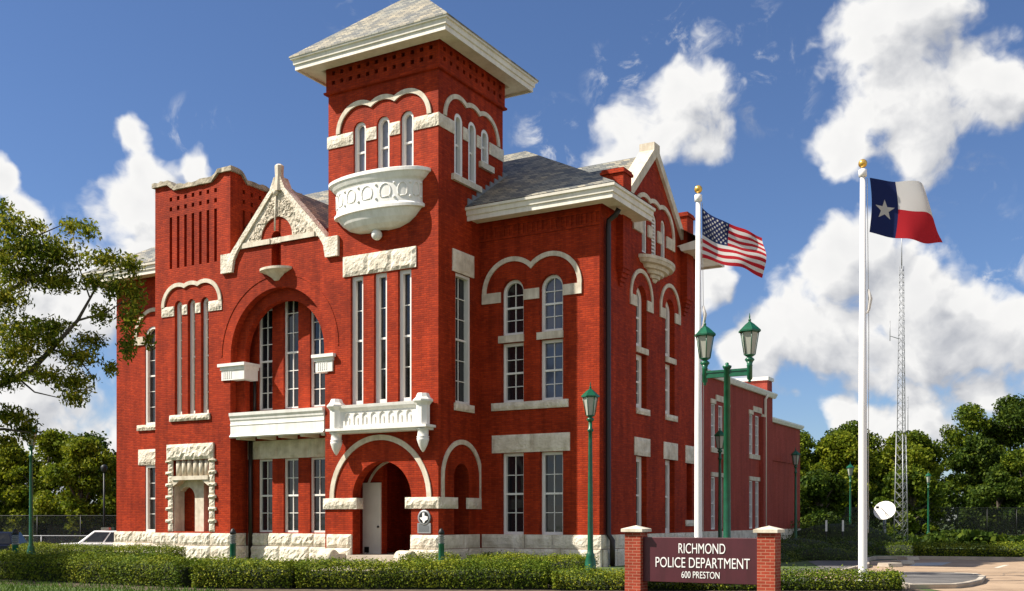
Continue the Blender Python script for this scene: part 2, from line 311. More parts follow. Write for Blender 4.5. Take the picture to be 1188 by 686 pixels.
def weather(mat, amount, scale=(2.2, 2.2, 0.25)):
    """grime and rain streaks on paint or stone"""
    nt = mat.node_tree; b = nt.nodes['Principled BSDF']; src = b.inputs['Base Color'].links[0].from_socket; N, L = nt.nodes, nt.links
    tc = N.new('ShaderNodeTexCoord'); mp = N.new('ShaderNodeMapping'); mp.inputs['Scale'].default_value = scale; L.new(tc.outputs['Object'], mp.inputs['Vector'])
    n = N.new('ShaderNodeTexNoise'); n.inputs['Scale'].default_value = 1.6; n.inputs['Detail'].default_value = 8; n.inputs['Roughness'].default_value = 0.7; L.new(mp.outputs[0], n.inputs['Vector'])
    r = N.new('ShaderNodeValToRGB'); r.color_ramp.elements[0].position = 0.38; r.color_ramp.elements[1].position = 0.56
    r.color_ramp.elements[0].color = (1-amount, 1-amount*1.08, 1-amount*1.25, 1); r.color_ramp.elements[1].color = (1, 1, 1, 1); L.new(n.outputs['Fac'], r.inputs['Fac'])
    mx = N.new('ShaderNodeMix'); mx.data_type = 'RGBA'; mx.blend_type = 'MULTIPLY'; mx.inputs['Factor'].default_value = 1
    L.new(src, mx.inputs['A']); L.new(r.outputs['Color'], mx.inputs['B']); L.new(mx.outputs['Result'], b.inputs['Base Color'])
for k_, a_ in (('white', 0.12), ('trim', 0.12), ('stone', 0.16), ('stone_smooth', 0.2), ('carved', 0.2), ('maroon', 0.2), ('green', 0.3), ('brick', 0.24), ('brick_annex', 0.15)): weather(M[k_], a_)

# ------------------------------------------------------------------ mesh tools
def pip(p, poly):
    x, y = p; c = False; n = len(poly); j = n-1
    for i in range(n):
        xi, yi = poly[i]; xj, yj = poly[j]
        if (yi > y) != (yj > y) and x < (xj-xi)*(y-yi)/(yj-yi)+xi: c = not c
        j = i
    return c
def triang(outer, holes):
    pts = []; edges = []
    for loop in [outer]+holes:
        s = len(pts); n = len(loop)
        pts += [Vector(p) for p in loop]
        edges += [(s+i, s+(i+1) % n) for i in range(n)]
    vs, es, fs, ov, oe, of = delaunay_2d_cdt(pts, edges, [], 0, 1e-6)
    out = []
    for f in fs:
        cx = sum(vs[i][0] for i in f)/len(f); cy = sum(vs[i][1] for i in f)/len(f)
        if pip((cx, cy), outer) and not any(pip((cx, cy), h) for h in holes): out.append(tuple(f))
    return [(v[0], v[1]) for v in vs], out

def front(b): return lambda u, d, z: (u, b+d, z)
def right(a): return lambda u, d, z: (a-d, u, z)
def left(a): return lambda u, d, z: (a+d, u, z)
def back(b): return lambda u, d, z: (u, b-d, z)
def rect(u0, u1, z0, z1): return [(u0, z0), (u1, z0), (u1, z1), (u0, z1)]
def arched(u0, u1, z0, z1, n=14):
    r = (u1-u0)/2; c = (u0+u1)/2; zc = z1-r
    return [(u0, z0), (u1, z0)]+[(c+r*math.cos(PI*i/n), zc+r*math.sin(PI*i/n)) for i in range(n+1)]
def stilted(c, r, z0, zs, n=20):
    return [(c-r, z0), (c+r, z0)]+[(c+r*math.cos(PI*i/n), zs+r*math.sin(PI*i/n)) for i in range(n+1)]
def arc_band(centers, zc, R, w, n=14, drop=0.0):
    """outline of a band following the top envelope of a row of equal semicircles"""
    def env(r):
        pts = []
        for i, c in enumerate(centers):
            lo, hi = PI, 0.0
            if i > 0: lo = PI-math.acos(min(1, (c-centers[i-1])/2/r))
            if i < len(centers)-1: hi = math.acos(min(1, (centers[i+1]-c)/2/r))
            if i > 0: lo = math.acos(max(-1, -(c-centers[i-1])/2/r))
            for k in range(n+1):
                a = lo+(hi-lo)*k/n
                p = (c+r*math.cos(a), zc+r*math.sin(a))
                if not pts or (abs(p[0]-pts[-1][0])+abs(p[1]-pts[-1][1])) > 1e-4: pts.append(p)
        return pts
    o = env(R); i = env(R-w)
    if drop: o = [(o[0][0], zc-drop)]+o+[(o[-1][0], zc-drop)]; i = [(i[0][0], zc-drop)]+i+[(i[-1][0], zc-drop)]
    return o+i[::-1]

class MB:
    def __init__(s): s.v = []; s.f = []; s.m = []; s.sm = []
    def add(s, vs, fs, mi=0, smooth=False):
        k = len(s.v); s.v += [tuple(v) for v in vs]
        for f in fs: s.f.append(tuple(i+k for i in f)); s.m.append(mi); s.sm.append(smooth)
        return s
    def box(s, x0, x1, y0, y1, z0, z1, mi=0, fr=None):
        vs = [(x, y, z) for z in (z0, z1) for y in (y0, y1) for x in (x0, x1)]
        if fr: vs = [fr(*v) for v in vs]
        return s.add(vs, [(0, 2, 3, 1), (4, 5, 7, 6), (0, 1, 5, 4), (2, 6, 7, 3), (0, 4, 6, 2), (1, 3, 7, 5)], mi)
    def prism(s, outer, holes, fr, d0, d1, mi=0, backcap=True):
        pts, tr = triang(outer, holes)
        s.add([fr(p[0], d0, p[1]) for p in pts], tr, mi)
        if backcap: s.add([fr(p[0], d1, p[1]) for p in pts], [t[::-1] for t in tr], mi)
        for loop in [outer]+holes:
            n = len(loop)
            s.add([fr(p[0], d0, p[1]) for p in loop]+[fr(p[0], d1, p[1]) for p in loop], [(i, (i+1) % n, n+(i+1) % n, n+i) for i in range(n)], mi)
        return s
    def wall(s, outer, holes, fr, edge=0.3, mi=0):
        """holes: (poly, depth, closed)"""
        pts, tr = triang(outer, [h[0] for h in holes])
        s.add([fr(p[0], 0, p[1]) for p in pts], tr, mi)
        loops = [(outer, edge, False)] if edge else []
        for loop, d, closed in loops+list(holes):
            n = len(loop)
            s.add([fr(p[0], 0, p[1]) for p in loop]+[fr(p[0], d, p[1]) for p in loop], [(i, (i+1) % n, n+(i+1) % n, n+i) for i in range(n)], mi)
            if closed:
                p2, t2 = triang(loop, []); s.add([fr(p[0], d, p[1]) for p in p2], t2, mi)
        return s
    def rock(s, u0, u1, z0, z1, fr, d0, proj, jit=0.03, step=0.12, seed=0, mi=0):
        """rock-faced stone block: bulging uneven front, proud by proj"""
        r = random.Random(seed*7919+int((u0+50)*131)+int(z0*977))
        nu = max(2, int(round((u1-u0)/step))); nz = max(2, int(round((z1-z0)/step)))
        vs = []
        for j in range(nz+1):
            for i in range(nu+1):
                e = (i in (0, nu)) or (j in (0, nz))
                d = -proj+(0.028 if e else -r.random()*jit)
                u = u0+(u1-u0)*i/nu+(0 if e else r.uniform(-.25, .25)*step); z = z0+(z1-z0)*j/nz+(0 if e else r.uniform(-.25, .25)*step)
                vs.append(fr(u, d0+d, z))
        fs = [(j*(nu+1)+i, j*(nu+1)+i+1, (j+1)*(nu+1)+i+1, (j+1)*(nu+1)+i) for j in range(nz) for i in range(nu)]
        s.add(vs, fs, mi)
        d = d0-proj+0.028
        a = [fr(u0, d, z0), fr(u1, d, z0), fr(u1, d, z1), fr(u0, d, z1), fr(u0, d0, z0), fr(u1, d0, z0), fr(u1, d0, z1), fr(u0, d0, z1)]
        s.add(a, [(0, 1, 5, 4), (1, 2, 6, 5), (2, 3, 7, 6), (3, 0, 4, 7), (4, 5, 6, 7)], mi)
        return s
    def tube(s, pts, rad, n=8, mi=0, cap=True, smooth=True):
        pts = [Vector(p) for p in pts]
        if not isinstance(rad, (list, tuple)): rad = [rad]*len(pts)
        vs = []; up = None
        for i, p in enumerate(pts):
            t = (pts[min(i+1, len(pts)-1)]-pts[max(i-1, 0)]).normalized()
            if up is None: up = Vector((0, 0, 1)) if abs(t.z) < 0.9 else Vector((1, 0, 0))
            x = t.cross(up).normalized(); y = x.cross(t).normalized(); up = y
            for k in range(n):
                a = 2*PI*k/n; vs.append(p+x*math.cos(a)*rad[i]+y*math.sin(a)*rad[i])
        fs = [(i*n+k, i*n+(k+1) % n, (i+1)*n+(k+1) % n, (i+1)*n+k) for i in range(len(pts)-1) for k in range(n)]
        s.add(vs, fs, mi, smooth)
        if cap: s.add(vs[:n], [tuple(range(n))[::-1]], mi); s.add(vs[-n:], [tuple(range(n))], mi)
        return s
    def lathe(s, prof, c=(0, 0, 0), n=16, mi=0, a0=0.0, a1=2*PI, rx=1.0, ry=1.0, smooth=True, rot=0.0):
        full = abs(a1-a0-2*PI) < 1e-6; m = n if full else n+1
        vs = []
        for (r, z) in prof:
            for k in range(m):
                a = a0+(a1-a0)*k/n+rot; vs.append((c[0]+r*rx*math.cos(a), c[1]+r*ry*math.sin(a), c[2]+z))
        fs = [(i*m+k, i*m+(k+1) % m, (i+1)*m+(k+1) % m, (i+1)*m+k) for i in range(len(prof)-1) for k in range(n)]
        s.add(vs, fs, mi, smooth)
        if full:
            if prof[0][0] > 1e-3: s.add(vs[:m], [tuple(range(m))[::-1]], mi)
            if prof[-1][0] > 1e-3: s.add(vs[-m:], [tuple(range(m))], mi)
        return s
    def sphere(s, c, r, n=12, mi=0):
        prof = [(max(1e-4, r*math.sin(PI*i/n)), -r*math.cos(PI*i/n)) for i in range(n+1)]
        return s.lathe(prof, c, 2*n if n < 9 else 16, mi)
    def sweep(s, path, prof, closed=False, mi=0):
        """profile (outward, z) swept along a plan path with mitred corners; outward = right hand side of travel"""
        n = len(path); rows = []
        for i, p in enumerate(path):
            p = Vector(p)
            def nrm(a, b): d = (Vector(b)-Vector(a)).normalized(); return Vector((d.y, -d.x))
            if closed or 0 < i < n-1:
                n1 = nrm(path[i-1], p); n2 = nrm(p, path[(i+1) % n]); m = (n1+n2); m = m/max(0.2, (1+n1.dot(n2)))
            elif i == 0: m = nrm(p, path[1])
            else: m = nrm(path[i-1], p)
            rows.append([(p.x+m.x*o, p.y+m.y*o, z) for o, z in prof])
        k = len(prof); vs = [v for r in rows for v in r]
        fs = []
        for i in range(n if closed else n-1):
            j = (i+1) % n
            fs += [(i*k+q, j*k+q, j*k+q+1, i*k+q+1) for q in range(k-1)]
        s.add(vs, fs, mi)
        if not closed:
            s.add(rows[0], [tuple(range(k))], mi); s.add(rows[-1], [tuple(range(k))[::-1]], mi)
        return s
    def build(s, name, mats, parent=None, loc=None, bevel=0.0, recalc=True):
        me = bpy.data.meshes.new(name)
        me.from_pydata(s.v, [], s.f); me.update()
        if not isinstance(mats, (list, tuple)): mats = [mats]
        for m in mats: me.materials.append(m)
        me.polygons.foreach_set('material_index', s.m); me.polygons.foreach_set('use_smooth', s.sm)
        if recalc:
            bm = bmesh.new(); bm.from_mesh(me)
            bmesh.ops.remove_doubles(bm, verts=bm.verts, dist=1e-5)
            bmesh.ops.recalc_face_normals(bm, faces=bm.faces); bm.to_mesh(me); bm.free()
        o = bpy.data.objects.new(name, me); COL.objects.link(o)
        if parent: o.parent = parent
        if loc: o.location = loc
        if bevel:
            b = o.modifiers.new('bevel', 'BEVEL'); b.width = bevel; b.segments = 2; b.limit_method = 'ANGLE'
        return o
def tag(o, label=None, cat=None, group=None, kind=None):
    if label: o['label'] = label
    if cat: o['category'] = cat
    if group: o['group'] = group
    if kind: o['kind'] = kind
    return o
def thing(name, label, cat, loc=(0, 0, 0), rz=0.0, group=None):
    o = bpy.data.objects.new(name, None); COL.objects.link(o); o.location = loc; o.rotation_euler = (0, 0, rz)
    o.empty_display_size = 0.3
    return tag(o, label, cat, group)
def dup(root, loc, rz, label, group=None):
    r = root.copy(); COL.objects.link(r); r.location = loc; r.rotation_euler = (0, 0, rz); r['label'] = label
    if group: r['group'] = group
    for ch in list(root.children):
        c = ch.copy(); COL.objects.link(c); c.parent = r
        for g in ch.children:
            d = g.copy(); COL.objects.link(d); d.parent = c
    return r
def quads_mesh(name, V, mat, parent=None):
    """V: (n,4,3) array -> one mesh of loose quads"""
    n = len(V); me = bpy.data.meshes.new(name)
    me.vertices.add(n*4); me.vertices.foreach_set('co', V.reshape(-1).astype(np.float32))
    me.loops.add(n*4); me.loops.foreach_set('vertex_index', np.arange(n*4, dtype=np.int32))
    me.polygons.add(n); me.polygons.foreach_set('loop_start', np.arange(0, n*4, 4, dtype=np.int32))
    me.materials.append(mat); me.update(calc_edges=True); me.validate()
    o = bpy.data.objects.new(name, me); COL.objects.link(o)
    if parent: o.parent = parent
    return o
def leaf_quads(P, size, aspect=0.5, up=0.4, droop=0.0, nrm=None):
    """leaf shaped quads at points P; random orientation biased upward (or towards nrm)"""
    n = len(P)
    N = NR.normal(size=(n, 3)); N /= np.linalg.norm(N, axis=1, keepdims=True)
    if nrm is not None: N = N*0.9+nrm
    N[:, 2] += up; N /= np.linalg.norm(N, axis=1, keepdims=True)+1e-9
    T = NR.normal(size=(n, 3)); T[:, 2] -= droop
    T -= (T*N).sum(1, keepdims=True)*N; T /= np.linalg.norm(T, axis=1, keepdims=True)+1e-9
    B = np.cross(N, T)
    s = (size*NR.uniform(0.6, 1.35, n))[:, None]
    return np.stack([P-T*s*0.5, P+B*s*aspect*0.5-T*s*0.05, P+T*s*0.5, P-B*s*aspect*0.5-T*s*0.05], axis=1)

# ------------------------------------------------------------------ ground
def zg(x, y):
    def ss(t): t = max(0, min(1, t)); return t*t*(3-2*t)
    return -0.42*ss((-13.5-x)/6)*ss((y-42)/7)
def build_ground():
    mb = MB(); xs = [-600, -300, -150, -90, -60]+[-50+2*i for i in range(36)]+[30, 60, 100, 200, 400, 700]; ys = [-60, -20, 0, 10]+[20+2*i for i in range(31)]+[100, 140, 200, 400, 900, 2000]
    vs = [(x, y, zg(x, y)) for y in ys for x in xs]; n = len(xs)
    mb.add(vs, [(j*n+i, j*n+i+1, (j+1)*n+i+1, (j+1)*n+i) for j in range(len(ys)-1) for i in range(n-1)], 0, True)
    tag(mb.build('ground', M['grass_ground']), kind='structure')
    def sheet(name, pts, z, mat):
        m = MB(); p, t = triang(pts, []); m.add([(q[0], q[1], z) for q in p], t); return tag(m.build(name, mat), kind='structure')
    # beds under the hedges and along the walls
    sheet('planting_bed', [(-20, 31.0), (-8.6, 24.9), (-2, 24.3), (1.2, 23.7), (9.6, 23.7), (9.6, 26.3), (1.2, 27), (-7.5, 27.6), (-19, 33.5)], 0.004, M['soil'])
    sheet('parking_lot', [(8.3, 29.6), (9.4, 31.2), (12.2, 36.6), (14.2, 42.2), (16.6, 44.5), (40, 35.2), (60, 20), (60, 5), (6.4, 5), (6.9, 22.6), (9.9, 22.8), (9.9, 27.5)], 0.008, M['concrete'])
    sheet('driveway', [(9.2, 31.05), (3.9, 30.8), (4.5, 27.4), (8.2, 27.0), (8.9, 28.2), (8.3, 29.7)], 0.004, M['asphalt'])
    sheet('footpath', [(9.4, 31.4), (12.15, 36.7), (14.05, 42.4), (16.6, 45.0), (14.0, 45.6), (11.6, 41.8), (10.5, 36.2), (7.0, 33.6), (4.0, 32.6), (4.0, 30.9), (9.0, 31.2)], 0.012, M['asphalt'])
    sheet('footpath_ramp', [(8.62, 30.3), (9.45, 31.6), (10.0, 33.3), (9.0, 33.0), (7.9, 31.2)], 0.018, M['concrete'])
    sheet('entry_walk', [(-7.5, 27.4), (-5.2, 27.4), (-3.7, 38.6), (-5.9, 39.7)], 0.004, M['kerb'])
    sheet('rear_lot', [(-60, 52), (-17.5, 56), (-17.5, 64), (-60, 62)], -0.41, M['asphalt'])
    # worn pale blue parking symbol patch and stripes on the concrete
    blue = noise_mat('worn_blue_paint', (0.33, 0.36, 0.38), (0.45, 0.43, 0.38), 2.2, 0.9)
    sheet('parking_marking', [(14.0, 37.6), (15.4, 38.2), (16.9, 41.0), (15.3, 40.4)], 0.012, blue)
    white = noise_mat('worn_white_paint', (0.48, 0.41, 0.31), (0.62, 0.57, 0.48), 3, 0.9)
    sheet('parking_marking', [(16.4, 36.3), (16.55, 36.25), (17.95, 38.5), (17.8, 38.55)], 0.012, white)
    sheet('pavement_joint', [(13.6, 36.0), (30, 32.6), (30, 32.65), (13.6, 36.06)], 0.011, M['asphalt'])
    sheet('pavement_joint', [(13.2, 33.6), (30, 29.9), (30, 29.95), (13.2, 33.66)], 0.011, M['asphalt'])
    rr_ = random.Random(4)
    for (x0, y0, ang, n_) in ((13.0, 27.5, 0.35, 16), (15.5, 34.0, -0.2, 14), (14.2, 31.0, 1.1, 10)):
        p_ = [(x0, y0)]
        for k in range(n_): ang += rr_.uniform(-.35, .35); p_.append((p_[-1][0]+0.45*math.cos(ang), p_[-1][1]+0.45*math.sin(ang)))
        m = MB(); wv = [rr_.uniform(0.012, 0.03) for _ in p_]
        m.add([(a, b+w_, 0.0105) for (a, b), w_ in zip(p_, wv)]+[(a, b-w_, 0.0105) for (a, b), w_ in zip(p_, wv)], [(i, i+1, len(p_)+i+1, len(p_)+i) for i in range(len(p_)-1)])
        tag(m.build('pavement_crack', M['asphalt']), kind='structure')
    # kerbs
    mb = MB()
    def kerb(pts, w=0.16, h=0.14):
        mb.sweep(pts, [(0, 0), (0, h-0.03), (0.03, h), (w, h), (w, 0)])
    kerb([(9.3, 31.2), (12.1, 36.6), (14.0, 42.3)])
    kerb([(16.5, 44.5), (40, 35.3)])
    kerb([(14.0, 42.3), (15.0, 44.2), (16.4, 44.7)])
    tag(mb.build('kerb', M['kerb']), kind='structure')
    isl = [(9.4, 25.2), (9.4, 31.2), (10.9, 31.3), (12.9, 31.0), (13.25, 30.4), (12.9, 29.0), (12.0, 27.2), (11.1, 25.9), (10.6, 25.4)]
    m = MB(); p, t = triang(isl, []); m.add([(q[0], q[1], 0.115) for q in p], t)
    tag(m.build('traffic_island', M['asphalt']), kind='structure')
    m = MB(); m.sweep(isl[::-1], [(-0.03, 0.0), (0.0, 0.10), (-0.02, 0.125), (-0.15, 0.125), (-0.15, 0.05)], closed=True)
    tag(m.build('island_kerb', M['kerb']), kind='structure')
build_ground()

# ------------------------------------------------------------------ the police station
OX, OY = 3.045, 37.11
ROOT = thing('brick_building', 'red brick police station with square tower, cream stone arches and white balconies', 'building', (OX, OY, 0), math.radians(-30))
BT = -2.77; AT = -4.88; TL = -9.79; TB = 1.65; BL = -19.0; BR = -14.76; RB = -1.85; WL = -24.7; WB = 9.7
def P(mb, name, mat, parent=None, **k): return mb.build(name, M[mat] if isinstance(mat, str) else mat, parent or ROOT, **k)

def window(fr, u0, u1, z0, z1, arch=False, rows=2, cols=2, depth=0.24, fw=0.085, fd=0.12, glass='glass', transom=0.5, flat=False):
    poly = arched if arch else rect
    o = poly(u0, u1, z0, z1); i = poly(u0+fw, u1-fw, z0+fw, z1-fw)
    mb = MB(); mb.prism(o, [i], fr, depth-fd, depth+0.02)
    def bar(a, b, c, d, t=0.05): mb.box(a, b, depth-t, depth-0.004, c, d, fr=fr)
    a, b, c, d = u0+fw, u1-fw, z0+fw, z1-fw
    zt = c+(d-c)*transom; bar(a, b, zt-0.035, zt+0.035, 0.075)
    ri = (u1-u0)/2-fw; cx = (u0+u1)/2
    for k in range(1, cols):
        u = a+(b-a)*k/cols; top = d-0.01
        if arch: top = (z1-(u1-u0)/2)+math.sqrt(max(0.001, ri*ri-(u-cx)**2))
        bar(u-0.016, u+0.016, c, top)
    for k in range(1, rows):
        z = c+(zt-c)*k/rows*1.0; bar(a, b, z-0.014, z+0.014)
        z = zt+(d-zt)*k/rows
        if arch and z > z1-(u1-u0)/2:
            h = math.sqrt(max(0.0, ri*ri-(z-(z1-(u1-u0)/2))**2)); bar(cx-h, cx+h, z-0.014, z+0.014)
        else: bar(a, b, z-0.014, z+0.014)
    w = P(mb, 'window', 'sash')
    pm = MB(); pp, tt = triang(poly(u0+fw*0.6, u1-fw*0.6, z0+fw*0.6, z1-fw*0.6), []); pm.add([fr(q[0], depth-0.012, q[1]) for q in pp], tt)
    P(pm, 'pane', glass, w)
    return w
def sill(fr, u0, u1, z0, z1, proj=0.1, mat='stone', rock=True, name='window_sill'):
    mb = MB()
    if rock: mb.rock(u0, u1, z0, z1, fr, 0.05, proj+0.05, 0.02, 0.1)
    else: mb.box(u0, u1, -proj, 0.05, z0, z1, fr=fr)
    return P(mb, name, mat)
def lintel(fr, cuts, z0, z1, proj=0.06, mat='stone', jit=0.035):
    for a, b in zip(cuts[:-1], cuts[1:]):
        mb = MB(); mb.rock(a+0.004, b-0.004, z0, z1, fr, 0.02, proj+0.02, jit, 0.13, seed=int(a*10)); P(mb, 'stone_lintel', mat)
def band(fr, outline, proj=0.05, mat='stone_smooth', name='arch_trim'):
    mb = MB(); mb.prism(outline, [], fr, -proj, 0.02, backcap=False); return P(mb, name, mat)

F = front(BT)
# --- great tower
tw_up = [(-8.61, -8.05), (-7.55, -6.99), (-6.50, -5.94)]
tw_mid = [(-8.75, -8.17), (-7.68, -7.10), (-6.61, -6.03)]
entry = stilted(-7.35, 1.31, 0.03, 2.45)
holes = [(entry, 0.45, False)]+[(arched(a, b, 13.9, 16.16), 0.26, False) for a, b in tw_up]+[(rect(a, b, 5.0, 10.55), 0.26, False) for a, b in tw_mid]
outer = [(TL, 0.0), (AT, 0.0), (AT, 17.45), (TL, 17.45)]
mb = MB(); mb.wall(outer, holes, F, edge=0)
R = right(AT)
ts_up = [(-1.75, -1.20, 13.95), (-0.82, -0.27, 13.95), (0.07, 0.62, 14.92)]
side_open = stilted(-1.27, 0.5, 1.12, 3.17, 14)
shol = [(side_open, 0.45, False), (rect(-1.68, -0.64, 5.82, 10.5), 0.26, False)]+[(arched(a, b, z, 16.22), 0.24, False) for a, b, z in ts_up]
mb.wall(rect(BT, TB, 0, 17.45), shol, R, edge=0.0)
mb.wall(rect(BT, TB, 0, 17.45), [], left(TL), edge=0.0)
mb.wall(rect(TL, AT, 0, 17.45), [], back(TB), edge=0.0)
P(mb, 'tower_wall', 'brick')
# frieze with two rows of square holes
mb = MB()
sq = []
for k in range(12):
    u = TL+0.28+(AT-TL-0.56)*k/11
    for z in (17.80, 18.15): sq.append((rect(u-0.075, u+0.075, z-0.075, z+0.075), 0.3, True))
mb.wall(rect(TL-0.06, AT+0.06, 17.45, 18.5), sq, front(BT-0.06), edge=0)
sq = []
for k in range(10):
    u = BT+0.3+(TB-BT-0.6)*k/9
    for z in (17.80, 18.15): sq.append((rect(u-0.075, u+0.075, z-0.075, z+0.075), 0.3, True))
mb.wall(rect(BT-0.06, TB+0.06, 17.45, 18.5), sq, right(AT+0.06), edge=0)
mb.wall(rect(BT-0.06, TB+0.06, 17.45, 18.5), [], left(TL-0.06), edge=0); mb.wall(rect(TL-0.06, AT+0.06, 17.45, 18.5), [], back(TB+0.06), edge=0)
P(mb, 'tower_frieze', 'brick')
tp = [(TL, BT), (AT, BT), (AT, TB), (TL, TB)]
mb = MB(); mb.sweep(tp, [(-0.02, 17.36), (0.10, 17.38), (0.13, 17.42), (0.13, 17.47), (0.06, 17.50)], closed=True)
P(mb, 'brick_ledge', 'brick')
def cornice(path, z, closed, name='eave_cornice', over=1.0, mat='trim'):
    o = over
    mb = MB(); mb.sweep(path, [(-0.05, z+0.27), (0.10, z+0.27), (0.16, z+0.10), (0.20, z+0.06), (o-0.20, z+0.06), (o-0.20, z-0.02), (o-0.14, z-0.02), (o-0.14, z+0.15), (o-0.09, z+0.17), (o-0.075, z+0.33), (o-0.01, z+0.35), (o, z+0.44), (o-0.06, z+0.46)], closed=closed)
    return P(mb, name, mat)
cornice(tp, 18.22, True)
mb = MB(); e = 1.02; z0 = 18.68; ap = (-7.33, -0.56, 21.6)
cs = [(TL-e, BT-e, z0), (AT+e, BT-e, z0), (AT+e, TB+e, z0), (TL-e, TB+e, z0)]
mb.add(cs+[ap], [(0, 1, 4), (1, 2, 4), (2, 3, 4), (3, 0, 4), (0, 3, 2, 1)])
mb.add([(x, y, z-0.05) for x, y, z in cs]+cs, [(0, 1, 5, 4), (1, 2, 6, 5), (2, 3, 7, 6), (3, 0, 4, 7)])
P(mb, 'tower_roof', 'slate')
band(F, arc_band([-8.33, -7.27, -6.22], 15.86, 1.06, 0.17), 0.06)
# stone band around the tower, broken by the windows
def stone_run(fr, pieces, z0, z1, proj=0.06, name='stone_band'):
    for a, b in pieces:
        mb = MB(); mb.rock(a, b, z0, z1, fr, 0.02, proj+0.02, 0.02, 0.15, seed=int(abs(a)*9)); P(mb, name, 'stone')
stone_run(F, [(TL-0.04, -8.62), (-8.04, -7.56), (-6.98, -6.51), (-5.93, AT+0.045)], 15.39, 15.84)
stone_run(R, [(BT-0.04, -1.76), (-1.19, -0.83), (-0.26, 0.06), (0.63, TB+0.03)], 15.39, 15.84)
band(R, arc_band([-1.47, -0.55, 0.37], 15.86, 1.0, 0.16), 0.06)
for a, b in tw_up: window(F, a, b, 13.9, 16.16, True, 1, 1, 0.22, 0.11, 0.14, 'glass_painted_sky', 0.52)
for a, b, z in ts_up: window(R, a, b, z, 16.22, True, 1, 1, 0.2, 0.12, 0.18, 'glass_painted_sky', 0.52)
sill(R, -1.95, -0.05, 13.74, 13.95, 0.12, rock=False); sill(R, -0.10, 0.84, 14.7, 14.92, 0.12, rock=False)
# middle windows
for a, b in tw_mid: window(F, a, b, 5.86, 10.55, False, 2, 1, 0.26, 0.14, 0.14, 'glass', 0.5)
lintel(F, [-9.08, -7.95, -6.9, -5.80], 10.56, 11.30, 0.07)
window(R, -1.68, -0.64, 5.82, 10.5, False, 3, 2, 0.26, 0.10, 0.2, 'glass', 0.5)
lintel(R, [-1.90, -0.47], 10.50, 11.30, 0.07, jit=0.015); sill(R, -1.78, -0.5, 5.55, 5.82, 0.1)
# entry arch
band(F, arc_band([-7.43], 2.44, 2.27, 0.19, 30), 0.05)
band(R, [(p[0], p[1]) for p in arc_band([-1.25], 3.17, 1.36, 0.17, 24, drop=0.73)], 0.05)
for fr, a, b in ((F, -10.0, -8.42), (F, -6.26, AT+0.09), (R, BT-0.09, -1.60), (R, -0.92, 0.0)):
    mb = MB(); mb.rock(a, b, 2.04, 2.44, fr, 0.03, 0.12, 0.04, 0.13, seed=5); P(mb, 'impost_stone', 'stone')
mb = MB(); mb.rock(BT+0.0, BT+0.5, 2.04, 2.44, lambda u, d, z: (-8.66-d, u, z), 0.0, 0.14, 0.03, 0.12); P(mb, 'impost_stone', 'stone')
# porch inside: walls, floor, ceiling, door
mb = MB()
mb.wall(rect(TL+0.45, AT-0.45, 0.3, 4.3), [], front(1.5), edge=0)
mb.wall(rect(BT+0.45, 1.5, 0.3, 4.3), [], right(TL+0.45), edge=0)
mb.wall(rect(BT+0.45, 1.5, 0.3, 4.3), [(side_open, 0.44, False)], left(AT-0.45), edge=0)
mb.wall(rect(TL+0.45, -8.30, 0.3, 4.3), [], front(-1.44), edge=0.3)
mb.box(TL+0.45, AT-0.45, BT+0.45, 1.5, 4.3, 4.4)
P(mb, 'porch_wall', 'brick')
mb = MB(); mb.box(-8.66, -6.04, BT-0.35, 0.2, 0.1, 0.36); mb.box(TL+0.3, AT-0.3, BT+0.45, 1.5, 0.1, 0.355); mb.box(-8.9, -5.9, BT-0.75, BT-0.35, 0.05, 0.21)
P(mb, 'entry_step', 'kerb')
band(front(-1.44), arc_band([-7.6], 2.44, 1.5, 0.09, 24), 0.04)
mb = MB(); mb.prism(rect(-9.18, -8.34, 0.36, 3.04), [], front(-1.5), 0.0, 0.05)
dr = P(mb, 'door', 'cream')
mb = MB(); mb.box(-9.10, -8.88, -1.512, -1.5, 0.40, 0.62); P(mb, 'door_vent', 'dark', dr)
mb = MB(); mb.sphere((-8.43, -1.54, 1.38), 0.045, 6); P(mb, 'door_handle', 'darkmetal', dr)
# historic marker by the entry
mb = MB(); mb.lathe([(0.27, 0), (0.27, 0.05), (0.23, 0.06)], n=24); mb.v = [(-5.45+x, BT-z, 1.72+y) for x, y, z in mb.v]; mk = P(mb, 'medallion', 'galv')
tx = [(-.05, .16), (.03, .16), (.03, .06), (.12, .04), (.16, .03), (.15, -.06), (.06, -.10), (.02, -.17), (-.02, -.17), (-.05, -.09), (-.09, -.07), (-.16, .0), (-.05, .01)]
mb = MB(); mb.prism([(-5.45+x*1.1, 1.72+z*1.1) for x, z in tx], [], front(BT), -0.08, -0.068); P(mb, 'state_emblem', 'lettering', mk)
mb = MB(); mb.lathe([(0.21, 0.055), (0.205, 0.066)], n=24); mb.v = [(-5.45+x, BT-z, 1.72+y) for x, y, z in mb.v]; P(mb, 'medallion_field', 'blackmetal', mk)
mb = MB(); mb.box(-5.74, -5.18, BT-0.04, BT, 1.17, 1.53); pq = P(mb, 'plaque', 'galv')
mb = MB()
for k in range(7): mb.box(-5.69, -5.23-(0.1 if k == 6 else 0), BT-0.043, BT-0.04, 1.22+k*0.04, 1.235+k*0.04)
P(mb, 'plaque_text', 'blackmetal', pq)

